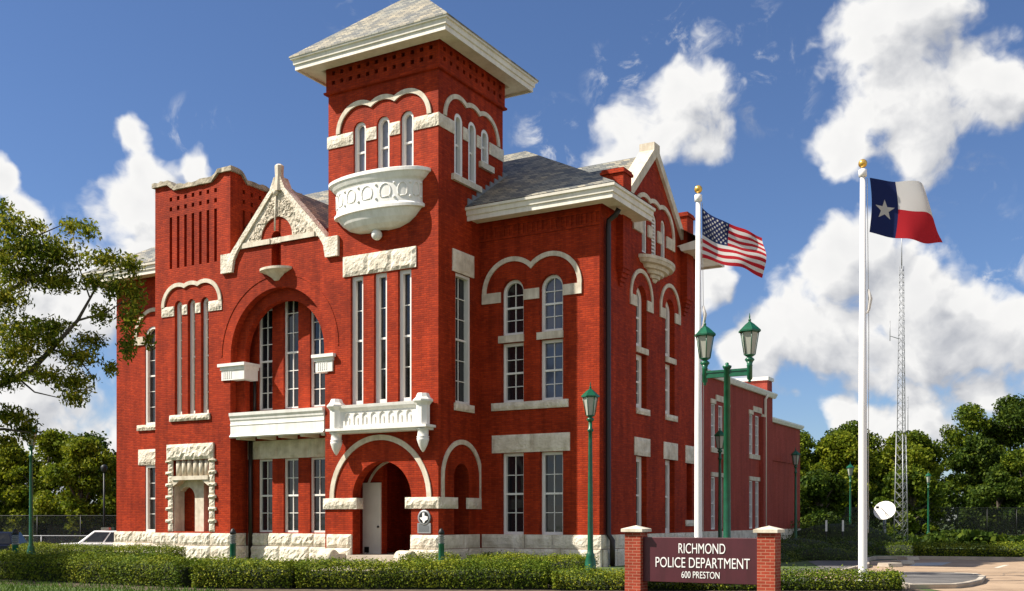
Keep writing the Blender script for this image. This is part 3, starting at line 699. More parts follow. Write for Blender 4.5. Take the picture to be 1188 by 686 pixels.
# --- tower balconies
cx, cy = -7.43, BT
mb = MB(); mb.lathe([(0.20, 12.02), (0.45, 12.05), (0.66, 12.18), (0.80, 12.36), (0.90, 12.56), (0.93, 12.62), (1.0, 12.64), (1.0, 12.74), (0.96, 12.80), (0.95, 12.83), (0.95, 13.55), (0.97, 13.60), (1.02, 13.66), (1.09, 13.80), (1.13, 13.84), (1.13, 13.95), (1.08, 13.98), (0.88, 13.98), (0.88, 13.3), (0.0001, 13.3)],
          (cx, cy, 0), 40, a0=PI, a1=2*PI, rx=1.98, ry=0.78, smooth=False)
bal = P(mb, 'bowed_balcony', 'white')
mb = MB()
for k in range(7):
    th = PI+PI*(k+0.5)/7*0.92+PI*0.04
    for sgn in (1,):
        pts = []
        for q in range(15):
            ph = -0.25*PI+1.5*PI*q/14
            t2 = th+0.125*math.cos(ph); zz = 13.2+0.27*math.sin(ph)
            pts.append((cx+1.98*0.955*math.cos(t2), cy+0.78*0.955*math.sin(t2), zz))
        mb.tube(pts, 0.024, 6)
    pts = [(cx+1.98*0.955*math.cos(th+d), cy+0.78*0.955*math.sin(th+d), 13.0) for d in (-0.07, 0, 0.07)]
    mb.tube(pts, 0.02, 6)
    t3 = th+PI/14*0.92
    for zz in (12.97, 13.46): mb.sphere((cx+1.98*0.955*math.cos(t3), cy+0.78*0.955*math.sin(t3), zz), 0.05, 5)
P(mb, 'relief_ornament', 'white', bal)
mb = MB(); mb.sphere((cx, cy-0.16, 11.88), 0.20, 8); P(mb, 'pendant_knob', 'white', bal)
# straight balcony over the entrance
by = BT-0.36
mb = MB(); mb.box(-9.42, -4.98, BT-0.62, BT, 4.86, 4.95); mb.box(-9.32, -5.08, BT-0.5, BT, 4.78, 4.86)
mb.sweep([(-9.1, BT-0.40), (-5.28, BT-0.40)], [(0, 5.56), (0.04, 5.60), (0.10, 5.68), (0.12, 5.78), (0.0, 5.80), (-0.14, 5.80), (-0.14, 5.56)])
nh = []
for k in range(8):
    u = -8.56+k*(2.72/7); nh.append(arched(u-0.13, u+0.13, 5.06, 5.50, 8))
mb.prism(rect(-9.05, -5.38, 4.95, 5.6), nh, front(BT-0.40), 0, 0.14)
mb.box(-9.05, -5.38, BT-0.36, BT-0.28, 4.95, 5.6)
for k in range(8):
    u = -8.56+k*(2.72/7); mb.box(u-0.05, u+0.05, BT-0.395, BT-0.36, 5.06, 5.34)
b2 = P(mb, 'straight_balcony', 'white')
for u in (-9.12, -5.28):
    mb = MB(); mb.lathe([(0.24, 4.95), (0.24, 5.62), (0.28, 5.68), (0.36, 5.76), (0.36, 5.82), (0.26, 5.90), (0.2, 6.04), (0.02, 6.06)], (u, BT-0.36, 0), 8, smooth=False, rot=PI/8)
    P(mb, 'balcony_post', 'white', b2)
    mb = MB(); mb.lathe([(0.02, 4.0), (0.06, 4.05), (0.15, 4.22), (0.21, 4.4), (0.22, 4.48), (0.19, 4.5), (0.23, 4.53), (0.19, 4.56), (0.20, 4.78), (0.23, 4.80)], (u, BT-0.36, 0), 16)
    P(mb, 'balcony_pendant', 'white', b2)

# --- slit tower (left)
z_top = [(BL, 15.15), (BL, 0), (BR, 0), (BR, 15.15)]
slw = []
for k in range(7):
    u = -18.08+k*(2.52/6)
    slw.append((rect(u-0.075, u+0.075, 11.93, 14.05), 0.35, True))
    for z in (14.38, 14.78): slw.append((rect(u-0.075, u+0.075, z-0.085, z+0.085), 0.35, True))
b3 = [(-17.86, -17.44), (-17.11, -16.69), (-16.36, -15.94)]
niche = rect(-17.94, -15.89, 1.17, 4.06)
hol = slw+[(arched(a, b, 5.9, 10.58), 0.26, False) for a, b in b3]+[(niche, 0.58, True)]
topline = [(BR, 15.42), (-15.35, 15.42), (-15.75, 15.12), (-17.85, 15.12), (-18.2, 15.38), (BL, 15.38)]
mb = MB(); mb.wall([(BL, 0), (BR, 0)]+topline, hol, F, edge=0)
sl2 = []
for k in range(5):
    u = BT+0.75+k*0.46
    sl2.append((rect(u-0.07, u+0.07, 11.93, 14.05), 0.3, True))
    for z in (14.38, 14.78): sl2.append((rect(u-0.07, u+0.07, z-0.085, z+0.085), 0.3, True))
BB = 1.3
mb.wall([(BT, 0), (BB, 0), (BB, 15.42), (BB-0.55, 15.42), (BB-0.9, 15.12), (BT+0.9, 15.12), (BT+0.55, 15.42), (BT, 15.42)], sl2, right(BR), edge=0)
mb.wall(rect(BT, BB, 0, 15.12), [], left(BL), edge=0.0); mb.wall(rect(BL, BR, 0, 15.12), [], back(BB), edge=0.0)
mb.box(BL+0.1, BR-0.1, BT+0.1, BB-0.1, 14.9, 15.0)
P(mb, 'slit_tower_wall', 'brick')
def coping(fr, pts, h=0.2, proj=0.09, thick=0.42, mat='oldstone', name='parapet_coping'):
    mb = MB(); poly = pts+[(p[0], p[1]+h) for p in pts[::-1]]
    # cut in short stones with uneven edges
    r = random.Random(3)
    dense = []
    for (u0, z0), (u1, z1) in zip(pts[:-1], pts[1:]):
        n = max(1, int(abs(u1-u0)/0.22)+1)
        for k in range(n): t = k/n; dense.append((u0+(u1-u0)*t, z0+(z1-z0)*t))
    dense.append(pts[-1])
    lo = dense; hi = [(u+r.uniform(-.03, .03), z+h+r.uniform(-.05, .04)) for u, z in dense]
    vs = []
    for (a, b) in zip(lo, hi):
        j = r.uniform(-0.02, 0.03)
        vs += [fr(a[0], -proj-j, a[1]), fr(b[0], -proj-j+0.02, b[1]), fr(b[0], thick-proj, b[1]), fr(a[0], thick-proj, a[1])]
    fs = []
    for i in range(len(lo)-1):
        fs += [(4*i+q, 4*i+(q+1) % 4, 4*i+4+(q+1) % 4, 4*i+4+q) for q in range(4)]
    fs += [(0, 1, 2, 3), tuple(len(vs)-4+q for q in (3, 2, 1, 0))]
    mb.add(vs, fs)
    return P(mb, name, mat)
coping(F, [(BL-0.1, 15.37), (-18.2, 15.37), (-17.85, 15.11), (-15.75, 15.11), (-15.35, 15.41), (BR+0.1, 15.41)])
coping(right(BR), [(BT+0.32, 15.41), (BT+0.58, 15.41), (BT+0.9, 15.11), (BB-0.9, 15.11), (BB-0.55, 15.41), (BB+0.05, 15.41)])
band(F, arc_band([-17.65, -16.90, -16.15], 10.37, 0.94, 0.16), 0.06)
stone_run(F, [(-18.6, -17.88), (-17.42, -17.13), (-16.67, -16.38), (-15.92, -15.2)], 9.98, 10.38)
for a, b in b3: window(F, a, b, 5.95, 10.58, True, 3, 1, 0.26, 0.12, 0.12, 'glass', 0.5)
sill(F, -18.1, -15.85, 5.66, 5.92, 0.1)
# stone doorway niche
lintel(F, [-18.26, -15.62], 4.08, 4.72, 0.10, jit=0.07)
for u0, u1 in ((-18.22, -17.94), (-15.89, -15.60)):
    mb = MB(); z = 1.17; k = 0
    while z < 4.05:
        h = 0.36 if k % 2 == 0 else 0.13; pr = 0.05 if k % 2 == 0 else 0.10; ex = 0 if k % 2 == 0 else 0.10
        mb.rock(u0-(ex if u0 < -17 else 0), u1+(ex if u0 > -17 else 0), z, min(z+h, 4.07), F, 0.04, pr+0.04, 0.03, 0.1, seed=k); z += h; k += 1
    P(mb, 'niche_quoin', 'stone')
mb = MB(); mb.box(-17.94, -15.89, BT-0.10, BT+0.5, 3.26, 3.42); mb.box(-17.94, -15.89, BT+0.30, BT+0.5, 3.42, 4.07)
mb.prism([(-17.94, 3.26), (-17.94, 3.0), (-17.7, 3.12), (-17.55, 3.26)], [], F, -0.05, 0.5); mb.prism([(-15.89, 3.26), (-16.3, 3.26), (-16.1, 3.12), (-15.89, 3.0)], [], F, -0.05, 0.5)
mb.box(-17.943, -17.90, BT+0.03, BT+0.56, 1.17, 3.26)
mb.prism([(-17.02, 1.17), (-16.52, 1.17), (-16.52, 3.26), (-17.9, 3.26), (-17.9, 2.95)]+[(-17.47-0.45*math.cos(PI*k/10), 2.55+0.45*math.sin(PI*k/10)) for k in range(2, 11)], [], F, 0.30, 0.56)
P(mb, 'niche_stonework', 'stone_smooth')
for k in range(6):
    mb = MB(); u = -17.72+k*0.322; mb.lathe([(0.125, 3.42), (0.125, 4.07)], (u, BT+0.12, 0), 12); P(mb, 'niche_colonnette', 'stone_smooth')

# --- gabled centre bay
gx = -12.22
zk = 11.75; ga = 14.45
slot = arched(-12.6, -12.12, 11.27, 12.72, 10)
arc = [(-12.28+2.46*math.cos(PI*i/36), 8.10+2.46*math.sin(PI*i/36)) for i in range(1, 36)]
gout = [(BR, 7.1)]+[(BR, zk), (gx, ga), (TL, zk), (TL, 7.1), (TL-0.03, 7.1), (TL-0.03, 8.1)]+arc+[(-14.74, 8.1), (-14.74, 7.1)]
mb = MB(); mb.wall(gout, [(slot, 0.4, True)], F, edge=0.32)
# inner order of the arch with its jambs
inn = [(-14.74, 5.84), (-14.30, 5.84), (-14.30, 8.10)]+[(-12.28-2.02*math.cos(PI*i/36), 8.10+2.02*math.sin(PI*i/36)) for i in range(1, 36)]+[(-10.26, 8.10), (-10.26, 7.2), (-9.82, 7.2), (-9.82, 8.10)]+[(-12.28+2.50*math.cos(PI*i/36), 8.10+2.50*math.sin(PI*i/36)) for i in range(1, 36)]+[(-14.74, 8.1)]
mb.wall(inn, [], front(BT+0.32), edge=0.28)
mb.box(-9.95, TL-0.002, BT+0.004, RB-0.002, -0.1, 7.098)
P(mb, 'gable_wall', 'brick')
recw = [(-14.16, -13.40), (-12.82, -12.06), (-11.48, -10.72)]
hol = [(rect(a, b, 1.15, 4.05), 0.28, False) for a, b in recw]+[(rect(a, b, 6.0, 10.05 if i != 1 else 10.6), 0.28, False) for i, (a, b) in enumerate(recw)]
mb = MB(); mb.wall(rect(BR, TL, 0, 12.8), hol, front(RB), edge=0); P(mb, 'recess_wall', 'brick')
for i, (a, b) in enumerate(recw):
    window(front(RB), a, b, 1.15, 4.05, False, 2, 2, 0.19, 0.075, 0.09, 'glass', 0.5)
    window(front(RB), a, b, 6.0, 10.05 if i != 1 else 10.6, False, 3, 2, 0.19, 0.075, 0.09, 'glass', 0.48)
lintel(front(RB), [-14.69, -13.1, -11.55, TL], 4.06, 4.78, 0.05, jit=0.015)
# arch imposts
for u0, u1 in ((-15.24, -13.86), (-10.42, -9.5)):
    mb = MB(); c = [(u0, BT), (u1, BT)]
    d = 0.32 if u0 < -12 else 0.32
    mb.box(u0+0.06, u1-0.10 if u0 < -12 else u1-0.06, BT-0.06, BT+0.7 if u0 < -12 else BT+0.3, 7.15, 7.55)
    mb.box(u0+0.02, u1-0.06 if u0 < -12 else u1-0.02, BT-0.10, BT+0.72 if u0 < -12 else BT+0.32, 7.55, 7.68)
    mb.box(u0-0.06, u1 if u0 < -12 else u1+0.06, BT-0.17, BT+0.75 if u0 < -12 else BT+0.34, 7.68, 7.80)
    for k in range(5): mb.box(u0+0.16+k*0.10, u0+0.2+k*0.10, BT-0.075, BT-0.05, 7.22, 7.5)
    P(mb, 'arch_impost', 'white')
# balcony front of the recess
mb = MB(); mb.sweep([(BR+0.02, BT), (-10.0, BT)], [(0.0, 4.86), (0.06, 4.86), (0.09, 4.91), (0.01, 5.0), (0.01, 5.33), (0.03, 5.35), (0.03, 5.38), (0.01, 5.40), (0.01, 5.52), (0.04, 5.56), (0.05, 5.64), (0.10, 5.72), (0.11, 5.84), (-0.2, 5.86), (-0.95, 5.86), (-0.95, 4.98), (0.0, 4.98)])
rb = P(mb, 'recess_balcony', 'white')
mb = MB()
for u in (-14.4, -13.3, -12.2, -11.1, -10.1): mb.box(u-0.1, u+0.1, BT+0.05, RB, 4.80, 4.98)
P(mb, 'balcony_joist', 'cream', rb)
# gable dressings
def rake(side):
    s = side
    f = lambda du, z: (gx+s*du, z)
    return [f(2.42, 12.12), f(2.95, 12.12), f(2.95, 11.38), f(2.36, 11.38), f(2.27, 11.85), f(2.02, 12.24), f(0.16, 14.28), f(0.16, 14.75), f(0.38, 14.28), f(2.30, 12.26)]
for sd in (-1, 1):
    mb = MB(); mb.prism(rake(sd), [], F, -0.12, 0.34); P(mb, 'gable_coping', 'stone')
mb = MB(); mb.prism([(gx-2.05, 12.24), (gx+2.05, 12.24), (gx, 14.4)], [[(-12.31+0.80*math.cos(PI*i/16), 12.45+0.80*math.sin(PI*i/16)) for i in range(17)]], F, -0.055, 0.02, backcap=False); r = random.Random(5)
for k in range(170):
    z = r.uniform(12.5, 14.15); w = (14.3-z)*0.95*0.9; u = r.uniform(-w, w)
    if (u+0.09)**2+(z-12.45)**2 < 0.9**2: continue
    a0 = r.uniform(0, 2*PI); rr = r.uniform(0.04, 0.10)
    mb.tube([(gx+u+rr*math.cos(a0+t), BT-0.06, z+rr*math.sin(a0+t)) for t in np.linspace(0, 4.2, 8)], 0.02, 5)
P(mb, 'carved_gable_panel', 'carved')
mb = MB(); mb.lathe([(0.26, 14.2), (0.22, 14.5), (0.17, 14.85), (0.185, 15.18), (0.10, 15.25), (0.01, 15.26)], (gx, BT+0.02, 0), 8, smooth=False, rot=PI/8); P(mb, 'gable_finial', 'stone_smooth')
mb = MB(); mb.tube([(-12.34, BT-0.10, 12.70), (-12.28, BT-0.10, 14.2)], 0.035, 6); mb.sphere((-12.27, BT-0.12, 14.15), 0.12, 6); P(mb, 'gable_rod', 'stone_smooth')
for a, b in ((-14.05, -12.62), (-12.10, -10.40)):
    mb = MB(); mb.box(a, b, BT-0.09, BT+0.02, 12.24, 12.43); P(mb, 'string_course', 'stone_smooth')
mb = MB(); mb.lathe([(0.02, 10.80), (0.12, 10.82), (0.22, 10.92), (0.42, 11.05), (0.70, 11.16), (0.76, 11.18), (0.76, 11.27), (0.0001, 11.275)], (-12.33, BT, 0), 20, a0=PI, a1=2*PI, rx=1.0, ry=0.62, smooth=False); P(mb, 'niche_corbel', 'stone_smooth')
# faint projecting brick ring over the big arch
mb = MB(); mb.prism(arc_band([-12.28], 8.10, 2.98, 0.06, 36), [], F, -0.02, 0.01, backcap=False); P(mb, 'brick_arch_ring', 'brick')

# --- right wing
F0 = front(0.0); R0 = right(0.0)
rw = [(-3.97, -3.03), (-2.37, -1.43)]
hol = [(arched(a, b, 8.38, 10.42), 0.32, False) for a, b in rw]+[(rect(a, b, 5.92, 8.10), 0.32, False) for a, b in rw]+[(rect(a, b, 1.10, 4.08), 0.32, False) for a, b in rw]
mb = MB(); mb.wall(rect(AT, 0, 0, 12.75), hol, F0, edge=0)
sw = [(3.2, 4.2), (6.1, 7.1)]
hol = [(arched(a, b, 8.16, 10.5), 0.34, False) for a, b in sw]+[(rect(a, b, 5.85, 7.92), 0.34, False) for a, b in sw]+[(rect(a, b, 1.10, 4.05), 0.34, False) for a, b in sw]
hol += [(rect(8.46, 9.1, 1.63, 4.0), 0.26, True)]
gw = [(3.75, 4.25), (4.68, 5.20), (5.63, 6.13)]
gb = 4.95; GT = 15.85
hol += [(arched(a, b, 11.8, 13.5), 0.22, False) for a, b in gw]
side = [(0, 0), (WB, 0), (WB, 12.75), (7.85, 12.75), (7.85, 13.25), (gb, GT), (2.05, 13.25), (2.05, 12.75), (0, 12.75)]
mb.wall(side, hol, R0, edge=0)
mb.wall(rect(WL, 0, 0, 12.75), [], back(WB), edge=0)
P(mb, 'wing_wall', 'brick')
band(F0, arc_band([-3.52, -1.92], 9.98, 1.25, 0.17, 20), 0.05)
for a, b in ((-4.78, -3.98), (-3.02, -2.38), (-1.42, -0.68)):
    mb = MB(); mb.box(a, b, -0.05, 0.03, 9.60, 9.98); P(mb, 'stone_band', 'stone_smooth')
for i, (a, b) in enumerate(rw):
    gl = 'glass' if i == 0 else 'glass_blue'
    window(F0, a, b, 8.38, 10.42, True, 2, 2, 0.30, 0.11, 0.12, gl, 0.5); window(F0, a, b, 5.92, 8.10, False, 2, 2, 0.30, 0.11, 0.12, gl, 0.5)
    window(F0, a, b, 1.10, 4.08, False, 2, 2, 0.30, 0.11, 0.12, 'glass', 0.5)
    sill(F0, a-0.1, b+0.02, 8.11, 8.37, 0.06, 'stone_smooth', False, 'stone_transom')
sill(F0, -4.36, -1.2, 5.64, 5.92, 0.1); lintel(F0, [-4.36, -2.73, -1.14], 4.09, 4.74, 0.06, jit=0.012)
# dentil brick frieze
mb = MB(); mb.box(AT, 0.03, -0.04, 0.0, 11.92, 12.02)
for k in range(24): u = -4.7+k*0.195; mb.box(u, u+0.1, -0.035, 0.0, 12.02, 12.38)
mb.box(AT, 0.04, -0.05, 0.0, 12.38, 12.75)
P(mb, 'brick_frieze', 'brick')
# side windows
for i, (a, b) in enumerate(sw):
    window(R0, a, b, 8.16, 10.5, True, 2, 2, 0.32, 0.20, 0.10, 'glass', 0.5); window(R0, a, b, 5.85, 7.92, False, 2, 2, 0.32, 0.20, 0.10, 'glass', 0.5)
    window(R0, a, b, 1.10, 4.05, False, 2, 2, 0.32, 0.20, 0.10, 'glass', 0.5)
    band(R0, arc_band([(a+b)/2], 10.02, 1.09, 0.15, 24), 0.05)
    for u0, u1 in (((a+b)/2-1.09, a-0.01), (b+0.01, (a+b)/2+1.09)):
        mb = MB(); mb.box(u0, u1, -0.05, 0.03, 9.62, 10.02, fr=R0); P(mb, 'stone_band', 'stone_smooth')
    sill(R0, a-0.02, b+0.1, 7.93, 8.15, 0.05, 'stone_smooth', False, 'stone_transom')
    sill(R0, a-0.02, b+0.22, 5.62, 5.85, 0.09); lintel(R0, [a-0.2, b+0.3], 4.06, 4.74, 0.06, jit=0.015)
lintel(R0, [8.30, 9.28], 4.01, 4.74, 0.06, jit=0.015); sill(R0, 8.31, 9.25, 1.38, 1.63, 0.08)
# side gable
for i, (a, b) in enumerate(gw):
    w = window(R0, a, b, 11.8, 13.5, True, 1, 1, 0.2, 0.08, 0.15, 'glass', 0.5)
mb = MB()
for k in range(11): z = 11.92+k*0.14; mb.prism([(z, -0.0)]*0 or [(4.76, z), (5.12, z), (5.12, z+0.05), (4.76, z+0.05)], [], R0, 0.06, 0.17)
P(mb, 'louvre', 'white')
band(R0, arc_band([4.0, 4.94, 5.88], 12.92, 1.14, 0.16), 0.06)
for u0, u1 in ((2.86, 3.73), (4.27, 4.66), (5.22, 5.61), (6.15, 7.02)):
    mb = MB(); mb.box(u0, u1, -0.06, 0.03, 12.47, 12.92, fr=R0); P(mb, 'stone_band', 'stone_smooth')
mb = MB(); mb.lathe([(0.04, 10.82), (0.10, 10.86), (0.16, 10.95), (0.26, 10.97), (0.30, 11.08), (0.44, 11.10), (0.50, 11.22), (0.66, 11.24), (0.74, 11.36), (0.92, 11.39), (0.98, 11.5), (1.02, 11.52), (1.02, 11.64), (0.0001, 11.65)], (0, 4.95, 0), 24, a0=-PI/2, a1=PI/2, rx=0.62, ry=1.5, smooth=False); P(mb, 'gable_corbel', 'stone_smooth')
for sd in (-1, 1):
    f = lambda du, z: (gb+sd*du, z)
    mb = MB(); mb.prism([f(2.95, 13.05), f(3.0, 13.42), f(0.28, 15.92), f(0.28, 16.22), f(0, 16.22), f(0, 15.72)], [], R0, -0.12, 0.5); P(mb, 'gable_coping', 'stone_smooth')
# corbelled pilasters
for u in (1.75, 8.15):
    mb = MB(); u0, u1 = u-0.36, u+0.36
    mb.box(u0, u1, -0.28, 0.02, 10.7, 12.5, fr=R0)
    for k in range(4): mb.box(u0+0.05+0.05*k, u1-0.05-0.05*k, -0.24+0.06*k, 0.02, 10.55-0.15*k, 10.7-0.15*k, fr=R0)
    mb.box(u0, u1, -0.28, 0.55, 12.5, 14.1, fr=R0); mb.box(u0-0.06, u1+0.06, -0.34, 0.61, 14.1, 14.2, fr=R0); mb.box(u0-0.02, u1+0.02, -0.30, 0.57, 14.2, 14.28, fr=R0)
    P(mb, 'brick_pilaster', 'brick')
# eaves
cornice([(AT, 0), (0, 0), (0, 2.55)], 12.52, False, over=1.05)
cornice([(0, 7.35), (0, WB), (-6, WB)], 12.52, False, over=1.05)
# downspout on the corner
mb = MB(); mb.tube([(0.55, 0.42, 12.5), (0.42, 0.42, 12.3), (0.16, 0.42, 12.15), (0.14, 0.42, 11.9), (0.14, 0.42, 1.15), (0.30, 0.42, 0.92), (0.30, 0.42, 0.02)], 0.095, 10); P(mb, 'downspout', 'darkmetal')
mb = MB(); mb.tube([(-14.45, RB-0.12, 4.8), (-14.45, RB-0.12, 0.02)], 0.09, 10); mb.tube([(-14.2, RB-0.15, 7.3), (-14.2, RB-0.15, 5.86)], 0.06, 8); P(mb, 'downspout', 'darkmetal')

# --- left wing
lw = (-22.78, -21.8)
hol = [(arched(lw[0], lw[1], 5.95, 10.4), 0.24, False), (rect(lw[0], lw[1], 1.1, 4.12), 0.24, False)]
mb = MB(); mb.wall(rect(WL, BL, 0, 12.75), hol, F0, edge=0); mb.wall(rect(0, WB, 0, 12.75), [], left(WL), edge=0); P(mb, 'left_wing_wall', 'brick')
window(F0, lw[0], lw[1], 5.95, 10.4, True, 3, 2, 0.2, 0.11, 0.17, 'glass', 0.5); window(F0, lw[0], lw[1], 1.1, 4.12, False, 2, 2, 0.2, 0.11, 0.17, 'glass', 0.5)
band(F0, arc_band([-22.22, -20.6], 9.98, 1.25, 0.17, 20), 0.05)
mb = MB(); mb.box(-23.47, -22.79, -0.05, 0.03, 9.60, 9.98); P(mb, 'stone_band', 'stone_smooth')
sill(F0, -23.26, -21.6, 5.70, 5.95, 0.1); lintel(F0, [-23.21, -21.5], 4.13, 4.84, 0.06)
cornice([(WL, WB), (WL, 0), (BL, 0)], 12.52, False, over=1.05)

# --- roofs
mb = MB(); e = 1.06; z0 = 12.98; zr = 16.97; rb_ = 5.0
A0, A1 = WL-e, e; b0, b1 = -e, WB+e
mb.add([(A0, b0, z0), (A1, b0, z0), (A1, b1, z0), (A0, b1, z0), (-5.74, rb_, zr), (-19.0, rb_, zr)], [(0, 1, 4, 5), (2, 3, 5, 4), (3, 0, 5)])
pp, tt = triang([(b0, A1), (2.45, A1), (2.45, -0.33), (7.45, -0.33), (7.45, A1), (b1, A1), (rb_, -5.74)], [])
mb.add([(q[1], q[0], z0+(A1-q[1])*(zr-z0)/(A1+5.74)) for q in pp], tt)
P(mb, 'main_roof', 'slate')
mb = MB(); yb = (ga-z0)/((zr-z0)/(rb_-b0))+b0+0.3
mb.add([(gx, BT+0.3, ga), (gx-2.54, BT+0.3, zk), (gx+2.43, BT+0.3, zk), (gx, yb, ga), (gx-2.54, yb, zk), (gx+2.43, yb, zk)], [(0, 1, 4, 3), (0, 3, 5, 2)])
mb.add([(gx, -0.3, GT-0.4), (gx, -0.3, GT-0.4), (gx, -0.3, GT-0.4)], [])
P(mb, 'gable_roof', 'slate')
mb = MB()
mb.add([(-0.35, gb, GT), (-0.35, 2.05, 13.25), (-0.35, 7.85, 13.25), (-4.2, gb, GT), (-4.2, 2.05, 13.25), (-4.2, 7.85, 13.25)], [(0, 1, 4, 3), (0, 3, 5, 2)])
P(mb, 'side_gable_roof', 'slate')
mb = MB()
for k in range(9): t = k/8; mb.box(AT+0.005, AT+0.05, -0.9+t*2.5, -0.55+t*2.5, 13.05+t*1.65, 13.33+t*1.65)
P(mb, 'stepped_flashing', 'galv')

# --- rock-faced stone base
def base_course(fr, u0, u1, skip=None, seed=0, flat=False):
    r = random.Random(seed+int(abs(u0)*10)); mb = MB()
    for z0, z1, pr in ((0.62, 1.12, 0.09), (-0.3, 0.612, 0.15)):
        u = u0
        while u < u1-0.05:
            w = r.uniform(1.0, 1.9)
            if u1-(u+w) < 0.5: w = u1-u
            mb.rock(u+0.012, min(u+w, u1)-0.012, z0, z1-0.01, fr, 0.02, pr+0.02, 0.012 if flat else 0.045, 0.11, seed=seed); u += w
    return P(mb, 'stone_base', 'stone')
base_course(F0, WL-0.1, BL, seed=1); base_course(F, BL-0.1, BR+0.1, seed=2); base_course(right(BR), BT+0.05, RB-0.1, seed=9)
base_course(front(RB), BR+0.1, TL, seed=3); base_course(F, TL-0.05, -8.66, seed=4); base_course(F, -6.04, AT+0.1, seed=5)
base_course(R, BT+0.05, -0.1, seed=6, flat=True); base_course(F0, AT+0.1, 0.1, seed=7, flat=True); base_course(R0, 0.05, WB, seed=8, flat=True)
# scroll blocks beside the entry steps
for a in (-9.2, -5.75):
    mb = MB(); s = 1 if a > -7 else -1
    mb.box(a-0.35, a+0.35, BT-0.75, BT-0.17, 0.0, 0.42)
    mb.lathe([(0.001, -0.33), (0.26, -0.33), (0.30, -0.28), (0.30, 0.28), (0.26, 0.33), (0.001, 0.33)], n=16)
    for i in range(len(mb.v)-16*6, len(mb.v)): x, y, z = mb.v[i]; mb.v[i] = (a+z, BT-0.75+x, 0.28+y)
    P(mb, 'step_block', 'stone_smooth', bevel=0.03)

# ------------------------------------------------------------------ annex
AX = thing('brick_annex', 'plain two-storey brick annex with pale eave behind the police station', 'building', (OX, OY, 0), math.radians(-30))
aa = -0.5; RA = right(aa)
def PA(mb, name, mat, parent=None, **k): return mb.build(name, M[mat], parent or AX, **k)
aw = []
for c in (13.75, 19.4):
    for (u0, u1) in ((c-0.85, c-0.30), (c+0.15, c+0.75)):
        aw += [(u0, u1, 4.95, 6.95), (u0, u1, 1.2, 3.6)]
mb = MB(); mb.wall(rect(WB, 22.6, 0, 8.15), [(rect(*w), 0.16, False) for w in aw], RA, edge=0)
mb.wall(rect(-18, aa, 0, 8.15), [], back(22.6), edge=0); mb.wall(rect(WB, 22.6, 0, 8.15), [], left(-18), edge=0)
mb.box(-6.0, aa-0.02, 21.7, 22.58, 8.15, 9.0)
PA(mb, 'wall', 'brick_annex')
for w in aw:
    m2 = MB(); u0, u1, z0, z1 = w; m2.prism(rect(*w), [rect(u0+.06, u1-.06, z0+.06, z1-.06)], RA, 0.02, 0.14)
    m2.box((u0+u1)/2-0.015, (u0+u1)/2+0.015, 0.08, 0.13, z0, z1, fr=RA)
    for k in range(1, 4): z = z0+(z1-z0)*k/4; m2.box(u0, u1, 0.07, 0.13, z-0.02, z+0.02, fr=RA)
    wo = PA(m2, 'window', 'white')
    m3 = MB(); m3.box(u0+.03, u1-.03, 0.128, 0.14, z0+.03, z1-.03, fr=RA); PA(m3, 'pane', 'glass_blue', wo)
for c in (13.75, 19.4):
    for z0, z1, u0, u1 in ((6.95, 7.16, c-0.95, c-0.28), (7.12, 7.40, c-0.25, c+1.15), (6.95, 7.12, c+1.15, c+1.75), (3.62, 3.82, c-0.9, c+0.85), (4.72, 4.95, c-0.9, c+0.9)):
        m2 = MB(); m2.box(u0, u1, -0.05, 0.02, z0, z1, fr=RA); PA(m2, 'stone_trim', 'stone_smooth')
    m2 = MB(); m2.box(c+0.85, c+1.25, -0.22, 0.02, 0.9, 6.94, fr=RA); PA(m2, 'brick_pier', 'brick_annex')
mb = MB(); mb.sweep([(aa, WB), (aa, 22.6), (-18, 22.6)], [(-0.1, 8.10), (0.12, 8.10), (0.16, 8.16), (0.22, 8.30), (0.22, 8.36), (-0.3, 8.38)]); PA(mb, 'eave_trim', 'white')
mb = MB(); mb.add([(aa-0.1, WB, 8.37), (aa-0.1, 22.6, 8.37), (-18, 22.6, 8.37), (-18, WB, 8.37)], [(0, 1, 2, 3)]); mb.add([(aa-0.6, 18.8, 8.38), (aa-0.6, 21.6, 8.38), (aa-2.6, 21.6, 8.8), (aa-2.6, 18.8, 8.8)], [(0, 1, 2, 3)]); PA(mb, 'roof', 'white')
mb = MB(); mb.box(-6.1, aa+0.06, 21.62, 22.66, 9.0, 9.18); PA(mb, 'parapet_cap', 'white')
mb = MB(); mb.tube([(aa+0.25, 21.0, 8.15), (aa+0.09, 21.0, 7.9), (aa+0.09, 21.0, 0.05)], 0.075, 8); PA(mb, 'downspout', 'cream')
mb = MB(); mb.wall(rect(22.6, 30.0, 0, 7.05), [], right(-1.0), edge=0); mb.wall(rect(-18, -1.0, 0, 7.05), [], back(30.0), edge=0)
mb.box(22.8, 29.2, -0.06, 0.0, 4.9, 6.2, fr=right(-1.0)); PA(mb, 'rear_wall', 'brick_annex')
mb = MB(); mb.sweep([(-1.0, 22.6), (-1.0, 30.0), (-18, 30.0)], [(-0.1, 7.0), (0.12, 7.0), (0.2, 7.16), (0.2, 7.24), (-0.3, 7.26)]); mb.add([(-1.1, 22.6, 7.25), (-1.1, 30, 7.25), (-18, 30, 7.25), (-18, 22.6, 7.25)], [(0, 1, 2, 3)]); PA(mb, 'rear_eave', 'white')
mb = MB()
for u0, u1, a_ in ((WB, 22.6, aa), (22.6, 30.0, -1.0)):
    mb.box(u0, u1, -0.06, 0.02, -0.3, 1.12, fr=right(a_))
PA(mb, 'stone_base', 'stone')

